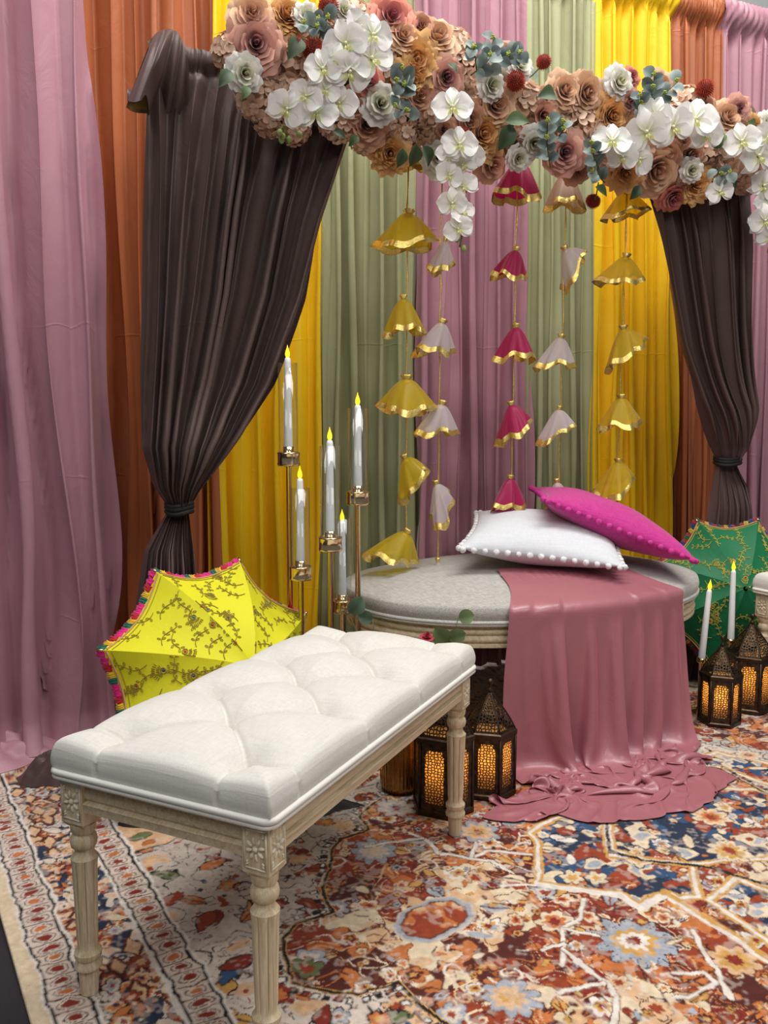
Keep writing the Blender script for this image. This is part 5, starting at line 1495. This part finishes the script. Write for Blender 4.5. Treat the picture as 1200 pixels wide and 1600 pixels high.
GZ = 1.93
def garland_off(z, extra=0.):
    return .44 + .17 * math.sqrt(max(0., 1 - ((z - GZ) / .27) ** 2)) + extra
def gpos(px, py, extra=0.):
    off = .56
    for _ in range(4): off = garland_off(on_backdrop(px, py, off)[2], extra)
    return on_backdrop(px, py, off), off
EX = dict(tan=0., mocha=-.01, gold=.0, pink=.01, coral=0., white=.02, peach=0., hyd=-.045, ball=.03)
FL = [('tan', 396, 18, 58), ('gold', 450, 18, 56), ('pink', 401, 66, 70), ('white', 385, 114, 46), ('hyd', 365, 82, 50), ('hyd', 450, 95, 78), ('hyd', 412, 112, 60), ('hyd', 474, 118, 60), ('hyd', 505, 60, 60),
      ('ball', 516, 9, 31), ('ball', 490, 76, 31), ('ball', 461, 66, 22), ('white', 480, 20, 36), ('white', 540, 14, 34), ('hyd', 556, 28, 50), ('coral', 614, 22, 62), ('hyd', 598, 62, 55), ('tan', 632, 52, 46),
      ('coral', 580, 128, 44), ('white', 597, 160, 50), ('mocha', 575, 193, 60), ('hyd', 402, 155, 55), ('hyd', 425, 186, 52), ('hyd', 462, 202, 46), ('hyd', 530, 196, 48), ('hyd', 440, 140, 60), ('mocha', 553, 165, 45),
      ('gold', 610, 240, 54), ('hyd', 572, 218, 40), ('tan', 686, 52, 58), ('mocha', 661, 38, 40), ('gold', 652, 92, 68), ('gold', 648, 122, 52), ('hyd', 712, 70, 54), ('hyd', 722, 102, 46), ('hyd', 736, 122, 50), ('pink', 700, 120, 52),
      ('white', 817, 98, 38), ('peach', 790, 80, 28), ('ball', 852, 96, 22), ('ball', 808, 125, 29), ('white', 772, 132, 40), ('tan', 778, 163, 58), ('mocha', 657, 148, 48), ('hyd', 637, 174, 50), ('hyd', 664, 178, 50),
      ('hyd', 676, 208, 46), ('hyd', 632, 212, 44), ('hyd', 818, 166, 62), ('hyd', 742, 156, 46), ('gold', 757, 208, 66), ('mocha', 695, 203, 34), ('ball', 724, 208, 20), ('white', 687, 246, 48), ('peach', 770, 258, 46), ('hyd', 800, 205, 50),
      ('mocha', 735, 188, 44), ('hyd', 620, 110, 50), ('hyd', 545, 185, 44), ('hyd', 610, 195, 40), ('tan', 730, 228, 36), ('white', 812, 248, 34), ('mocha', 810, 228, 40),
      ('white', 837, 225, 42), ('tan', 886, 139, 50), ('tan', 921, 144, 52), ('mocha', 853, 156, 38), ('hyd', 905, 195, 62), ('hyd', 890, 172, 50), ('gold', 959, 180, 54), ('pink', 885, 237, 58), ('white', 972, 126, 40), ('pink', 986, 158, 38),
      ('coral', 990, 117, 24), ('tan', 1035, 131, 38), ('ball', 1105, 136, 25), ('hyd', 1080, 162, 50), ('mocha', 1105, 166, 34), ('tan', 1140, 180, 48), ('pink', 1157, 169, 34), ('gold', 1182, 197, 34), ('gold', 978, 272, 52), ('tan', 1029, 268, 66),
      ('mocha', 1067, 220, 36), ('mocha', 1081, 241, 40), ('white', 1083, 266, 30), ('gold', 1089, 286, 48), ('coral', 1054, 312, 42), ('hyd', 1138, 250, 60), ('hyd', 1120, 272, 48), ('hyd', 1105, 240, 44), ('mocha', 906, 266, 44), ('hyd', 930, 205, 46),
      ('peach', 850, 180, 36), ('ball', 929, 316, 23), ('hyd', 1050, 180, 44), ('hyd', 1010, 232, 50), ('hyd', 960, 245, 44), ('mocha', 1160, 205, 38), ('tan', 1185, 250, 34), ('hyd', 1170, 278, 44), ('hyd', 870, 205, 46), ('mocha', 1045, 240, 40), ('hyd', 1060, 285, 40),
      ('hyd', 1225, 240, 56), ('tan', 1250, 215, 50), ('gold', 1240, 275, 46), ('white', 1205, 190, 34), ('pink', 1290, 250, 50), ('hyd', 1275, 280, 50)]
OR = [(540, 68, 62), (545, 112, 66), (580, 92, 66), (582, 55, 58), (563, 42, 48), (503, 108, 54), (524, 92, 44), (447, 170, 58), (478, 150, 48), (495, 177, 60), (530, 162, 54), (508, 140, 44), (707, 168, 58), (717, 226, 54), (735, 246, 44), (700, 240, 36),
      (956, 221, 54), (1010, 206, 64), (1051, 199, 60), (1086, 187, 60), (1103, 210, 50), (972, 245, 46), (998, 248, 48), (1023, 178, 46), (1124, 300, 40), (1159, 221, 50), (1184, 244, 58), (1198, 215, 44)]
TRAIL1 = [(723, 258, 42), (701, 274, 44), (724, 292, 44), (706, 318, 46), (722, 332, 40), (716, 358, 44)]
TRAIL2 = [(1192, 290, 46), (1204, 318, 44), (1195, 345, 46), (1203, 372, 40)]
def garland(name, rng_px, label, seed, core):
    lo, hi = rng_px
    cx = (lo + hi) / 2
    base = on_backdrop(cx, 170, DOFF)
    root = thing(name, base, 0, label, 'flower garland', 'silk flower garlands on the crossbar')
    rg = random.Random(seed)
    axis_pt = lambda P: W0 + WD * ((P - W0) @ WD) + WN * .44 + np.array([0, 0, GZ])
    view = lambda P: (np.array([0, 0, CAMH + .5]) - P) / np.linalg.norm(np.array([0, 0, CAMH + .5]) - P)
    def face(P, k=.55):
        o = P - axis_pt(P); o /= np.linalg.norm(o) + 1e-9
        n = o * k + WN * .55 + view(P) * .35 + np.array([rg.uniform(-.25, .25) for _ in range(3)])
        return n / np.linalg.norm(n)
    for kind, px, py, d in FL:
        if not lo <= px < hi: continue
        P, off = gpos(px, py, EX[kind])
        dist = np.linalg.norm(P - np.array([0, 0, CAMH]))
        r = d / 2 / FPX * dist * (1.08 if kind != 'ball' else 1.)
        n = face(P)
        me_ = FM[kind][rg.randrange(len(FM[kind]))]
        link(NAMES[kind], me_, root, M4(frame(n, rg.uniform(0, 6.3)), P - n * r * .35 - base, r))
    tr = TRAIL1 if lo < 700 < hi else TRAIL2
    for px, py, d in OR + tr:
        if not (lo <= px < hi or (px >= 1190 and hi > 1190)): continue
        P, off = gpos(px, py, .07)
        if (px, py, d) in tr: P = on_backdrop(px, py, .60)
        r = d / 2 / FPX * np.linalg.norm(P - np.array([0, 0, CAMH])) * 1.02
        n = WN * .8 + view(P) * .6 + np.array([rg.uniform(-.45, .45), rg.uniform(-.2, .2), rg.uniform(-.45, .35)])
        a, b = ORC[rg.randrange(3)]
        F = frame(n, rg.uniform(-.6, .6))
        o = link('orchid', a, root, M4(F, P - base, r)); link('orchid_lip', b, o)
    # stem of the trailing orchid spray, with end buds
    pts = spline([on_backdrop(px + 8, py, .585) - base for px, py, d in tr] + [on_backdrop(tr[-1][0] + 2, tr[-1][1] + 28, .59) - base], 24)
    m = MB(); m.tube(pts, .0025, 6); m.build('orchid_stem', STEM, root)
    for i in range(3):
        m = MB(); m.ball(pts[-1 - 2 * i] + np.array([.012 * (-1) ** i, 0, -.004]), (.008, .008, .011), 8, 6, col=lin((150, 166, 96))); m.build('orchid_bud', LEAF, root)
    # leafy moss core on the pole
    m = MB(); rows = []
    nn = 60; c0, c1 = core
    for i in range(nn):
        t = i / (nn - 1); s_ = c0 + (c1 - c0) * t
        a = np.arange(20) * 2 * math.pi / 20
        e = min(1, min(t, 1 - t) * 9) ** .5 + .05
        rad = e * (.090 + .018 * np.sin(3 * a + 9 * t) + .014 * np.sin(5 * a - 17 * t) + .01 * np.sin(31 * t + 2 * a))
        rows.append([WP(s_, .44 + rr_ * .75 * math.cos(b), GZ - .01 + rr_ * 1.25 * math.sin(b)) - base for rr_, b in zip(rad, a)])
    m.grid(np.array(rows), closed_v=True, col=np.array(lin((96, 78, 56)))); m.build('moss_core', LEAF, root)
    m = MB()                                       # small filler leaves over the core
    for i in range(260):
        s_ = rg.uniform(c0 + .03, c1 - .03); b = rg.uniform(0, 6.3)
        P = WP(s_, .44 + .085 * math.cos(b), GZ - .01 + .105 * math.sin(b)) - base
        n = WN * math.cos(b) + np.array([0, 0, math.sin(b)]); d = np.cross(n, WD * rg.choice([-1, 1]) + np.array([0, 0, rg.uniform(-1, 1)])); d /= np.linalg.norm(d)
        F = np.stack([d, np.cross(n, d), n], 1); L = rg.uniform(.03, .05)
        col = np.array(lin(rg.choice([(70, 88, 50), (92, 108, 92), (120, 86, 66), (54, 70, 44)])))
        v = np.array([(0, 0, 0), (.35, .25, .05), (.7, .2, .1), (1, 0, .05), (.7, -.2, .1), (.35, -.25, .05)]) * L
        m.add(v @ F.T + P + n * .01, [(0, 1, 5), (1, 2, 4, 5), (2, 3, 4)], 0, col)
    fo = m.build('filler_leaves', LEAF, root); fo['kind'] = 'stuff'
    return root, base, rg
g1, gb1, rg1 = garland('flower_garland', (340, 836), 'large garland of roses, hydrangeas and white orchids above the left drape', 21, (.50, 1.30))
g2, gb2, rg2 = garland('flower_garland', (836, 1340), 'garland of roses and white orchids above the right brown drape', 22, (1.48, 2.62))
def gsprig(root, base, rg, a, b, n, leaf, lsz, e0=.03, e1=.06, seeds=True):
    sprig(root, gpos(*a, e0)[0], gpos(*b, e1)[0], n, leaf, lsz, rg, base, seeds=seeds)
for a, b, n in (((500, 60), (475, 38), 6), ((495, 50), (512, 30), 6), ((622, 130), (628, 108), 6), ((630, 150), (620, 128), 5), ((735, 118), (770, 62), 10), ((745, 110), (740, 75), 6), ((755, 112), (812, 84), 9), ((640, 165), (618, 168), 5)):
    gsprig(g1, gb1, rg1, a, b, n, EUC, .034)
for a, b, n in (((860, 262), (856, 190), 9), ((870, 215), (880, 192), 4), ((1015, 165), (1022, 118), 8), ((1030, 165), (1058, 128), 8), ((935, 262), (925, 225), 6), ((945, 285), (925, 268), 6), ((985, 255), (965, 232), 5), ((1120, 262), (1140, 270), 5), ((1015, 178), (1000, 150), 6)):
    gsprig(g2, gb2, rg2, a, b, n, EUC, .036)
for root, base, rg, lst in ((g1, gb1, rg1, [((362, 112), (346, 130), 1.), ((388, 135), (380, 152), .7), ((470, 60), (452, 90), .8), ((560, 212), (545, 228), .7), ((650, 225), (642, 262), 1.1), ((660, 228), (672, 262), .9), ((630, 232), (622, 262), .8), ((790, 190), (828, 188), 1.), ((800, 195), (780, 235), .9), ((590, 60), (600, 40), .7), ((520, 205), (540, 215), .7), ((700, 100), (712, 110), .7)]),
                            (g2, gb2, rg2, [((868, 148), (842, 150), .9), ((990, 150), (1000, 175), .9), ((1115, 232), (1130, 215), .8), ((930, 292), (950, 306), .8), ((1000, 290), (985, 312), .7), ((1180, 200), (1170, 190), .7), ((1140, 280), (1150, 300), .8), ((1128, 205), (1124, 225), .8)])):
    for a, b, sc in lst:
        P, Q = gpos(*a, .03)[0], gpos(*b, .05)[0]; d = Q - P; L = np.linalg.norm(d); d /= L
        n = WN + np.array([0, 0, .3]); n = n - d * (n @ d); n /= np.linalg.norm(n)
        link('leaf', GRN[rg.randrange(2)], root, M4(np.stack([d, np.cross(n, d), n], 1), P - base, max(L, .055 * sc)))
# thin stems that carry the globe thistles clear of the flowers
for root, base, a, b in ((g1, gb1, (808, 130), (850, 98)), (g2, gb2, (1100, 165), (1105, 138)), (g2, gb2, (935, 285), (929, 312))):
    P, Q = gpos(*a, 0)[0] - base, gpos(*b, .02)[0] - base
    m = MB(); m.tube(spline([P, (P + Q) / 2 + np.array([0, 0, -.01]), Q], 8), .0022, 5); m.build('thistle_stem', STEM, root)
# small green buds under the left clump
m = MB(); q0 = gpos(440, 195, .02)[0] - gb1
for px, py in ((437, 207), (442, 213), (451, 218), (468, 210), (440, 219)):
    q = gpos(px, py, .04)[0] - gb1; m.tube(spline([q0, (q0 + q) / 2 + np.array([.004, 0, .003]), q], 6), .0016, 5, col=lin((120, 140, 70))); m.ball(q, (.008, .008, .0095), 8, 6, col=lin((168, 186, 110)))
m.build('bud_spray', LEAF, g1)

# greenery in the vase
vs_ = thing('vase_greenery', (.045, 2.20, .03), 0, 'eucalyptus sprigs and a red bud rising from the ribbed vase', 'greenery')
vb = np.array([.045, 2.20, .03]); rg = random.Random(5)
sprig(vs_, (.05, 2.20, .05), from_px(545, 958, 2.26), 5, EUCG[1:], .050, rg, vb, seeds=False)
sprig(vs_, (.04, 2.21, .05), from_px(582, 968, 2.28), 4, EUCG[1:], .046, rg, vb, seeds=False)
sprig(vs_, (.05, 2.19, .05), from_px(716, 966, 2.19), 7, EUCG[:1], .052, rg, vb, seeds=False)
sprig(vs_, (.06, 2.20, .05), from_px(700, 996, 2.19), 5, EUCG, .046, rg, vb, seeds=False)
bp = from_px(667, 996, 2.19)
RB = rose_mesh('rosebud', (150, 20, 50), (206, 60, 84), 15, 4, .02, 1.6)
m = MB(); m.tube(spline([vb + np.array([.01, 0, .02]), vb + np.array([.03, 0, .2]), bp], 10) - vb, .002, 5); st_ = m.build('bud_stem', STEM, vs_)
link('rosebud', RB, vs_, M4(frame((.1, -.4, 1)), bp - vb, .016))

# ------------------------------------------------------------------ hanging strings of organza bells
ORG = dict(y=mat_organza('yellow_organza', (230, 204, 44), .44), w=mat_organza('white_organza', (236, 226, 230), .42), m=mat_organza('magenta_organza', (196, 24, 100), .22), b=mat_organza('beige_organza', (206, 176, 150), .3))
SOFF = .385
def bell(parent, P, w, h, tilt, spin, mat, rng, base, openf=0.):
    """gathered cloth bell: knot on top, flared ruffled skirt, gold foil hem"""
    n, k = 48, 9
    a = np.arange(n) * 2 * math.pi / n
    p1, p2 = rng.uniform(0, 6.3), rng.uniform(0, 6.3)
    def ring(t, gr=1.):
        r = (w / 2) * (.13 + .87 * t ** .78) * gr
        ruf = 1 + t ** 1.3 * (.16 * np.sin(3 * a + p1) + .12 * np.sin(7 * a + p2) + .05 * np.sin(12 * a))
        z = -h * t ** 1.25 + t * t * h * (.10 * np.sin(2 * a + p2) + .08 * np.sin(5 * a + p1)) + openf * h * t * np.cos(a) * .8
        return np.stack([r * ruf * np.cos(a), r * ruf * np.sin(a) * .85, z], 1)
    c, s_ = math.cos(tilt), math.sin(tilt)
    vx = np.array([1., 0, 0]); vy = np.array([0, 1., 0])
    Rt = np.array([[c, 0, s_], [0, 1, 0], [-s_, 0, c]]) @ np.array([[math.cos(spin), -math.sin(spin), 0], [math.sin(spin), math.cos(spin), 0], [0, 0, 1]])
    tf = lambda X: X @ Rt.T + np.array(P) - base
    m = MB(); m.grid(np.array([tf(ring(t)) for t in np.linspace(0, 1, k)]), closed_v=True, flip=True)
    o = m.build('organza_bell', mat, parent)
    m = MB(); m.grid(np.array([tf(ring(t, 1.012) + np.array([0, 0, dz])) for t, dz in ((.90, 0), (.95, 0), (1.0, 0), (1.03, -.002))]), closed_v=True, flip=True)
    m.grid(np.array([tf(ring(t, .985)) for t in (.91, .96, 1.02)]), closed_v=True)
    m.build('gold_hem', GOLDFOIL, o)
    m = MB(); q = np.arange(14) * 2 * math.pi / 14
    kr = max(.006, w * .085)
    m.grid(np.array([tf(np.stack([(kr * g * (1 + .2 * np.sin(5 * q + p1))) * np.cos(q), (kr * g * (1 + .2 * np.sin(5 * q + p1))) * np.sin(q), np.full(14, z_)], 1)) for g, z_ in ((1.0, -.010), (.72, .0), (1.25, .010), (1.0, .014), (.3, .010))]), closed_v=True, flip=True)
    m.build('gold_knot', GOLDFOIL, o)
    return o
STR = [('y', 'yellow organza bell string hanging left of the middle mauve curtain', 637, 633, 880, [(640, 222, 46, 34, .1, 0, 0), (640, 334, 84, 46, .12, 0, .25), (627, 467, 60, 48, -.05, 0, .0), (636, 592, 82, 48, .0, .3, .0), (632, 716, 58, 44, -.35, 0, .5), (636, 832, 70, 48, .55, 0, .4)]),
       ('w', 'white organza bell string hanging in front of the middle mauve curtain', 690, 683, 890, [(699, 378, 36, 40, .2, 0, .2), (694, 505, 56, 46, .35, 0, .3), (694, 632, 62, 44, .25, .5, .2), (679, 757, 42, 44, -.2, .9, .7), (684, 878, 24, 18, 0, 0, 0)]),
       ('m', 'magenta organza bell string hanging beside the middle mauve curtain', 809, 797, 806, [(815, 252, 64, 50, .05, 0, 0), (806, 392, 54, 38, .25, .6, .2), (808, 512, 56, 46, 0, 0, 0), (797, 633, 54, 44, -.15, 0, .4), (796, 748, 50, 42, .1, .2, .2)]),
       ('w', 'white organza bell string hanging before the right sage green curtain', 886, 868, 776, [(884, 270, 58, 46, 0, 0, 0), (884, 390, 48, 36, -.4, 0, .7), (875, 528, 54, 42, .2, .3, .2), (872, 640, 48, 40, .15, 0, .5), (868, 754, 40, 40, -.1, 0, .2)]),
       ('y', 'yellow organza bell string hanging before the right yellow curtain', 982, 963, 786, [(979, 298, 58, 34, .1, 0, .3), (979, 402, 62, 34, .2, .4, .4), (975, 514, 58, 40, -.1, 0, .6), (972, 622, 60, 42, .0, .2, .1), (966, 722, 58, 40, .1, .5, .6)])]
for si, (kind, lab, xt, xb, yb, bells) in enumerate(STR):
    top = on_backdrop(xt, 230, SOFF); bot = on_backdrop(xb, yb, SOFF)
    s0 = s_z(top)[0]
    base = WP(s0, SOFF, bot[2])
    root = thing('bell_string', base, 0, lab, 'hanging garland', 'hanging organza bell strings')
    rg = random.Random(40 + si)
    zs = np.linspace(1.89, bot[2], 40)
    m = MB(); m.tube([WP(s0 + .0018 * math.sin(z * 23 + si), SOFF + .0015 * math.cos(z * 19), z) - base for z in zs], [.0028 + .0010 * math.sin(z * 60) for z in zs], 6); m.build('gold_cord', GOLDFOIL, root)
    for px, py, w, h, tilt, spin, op in bells:
        P = on_backdrop(px, py, SOFF); dist = np.linalg.norm(P - np.array([0, 0, CAMH])); sc = dist / FPX
        s_b = s0 + (s_z(P)[0] - s0) * .6
        mat = ORG['b'] if (si == 3 and py < 300) else ORG[kind]
        bell(root, WP(s_b, SOFF, P[2]), w * sc, h * sc, tilt, spin, mat, rg, base, op)
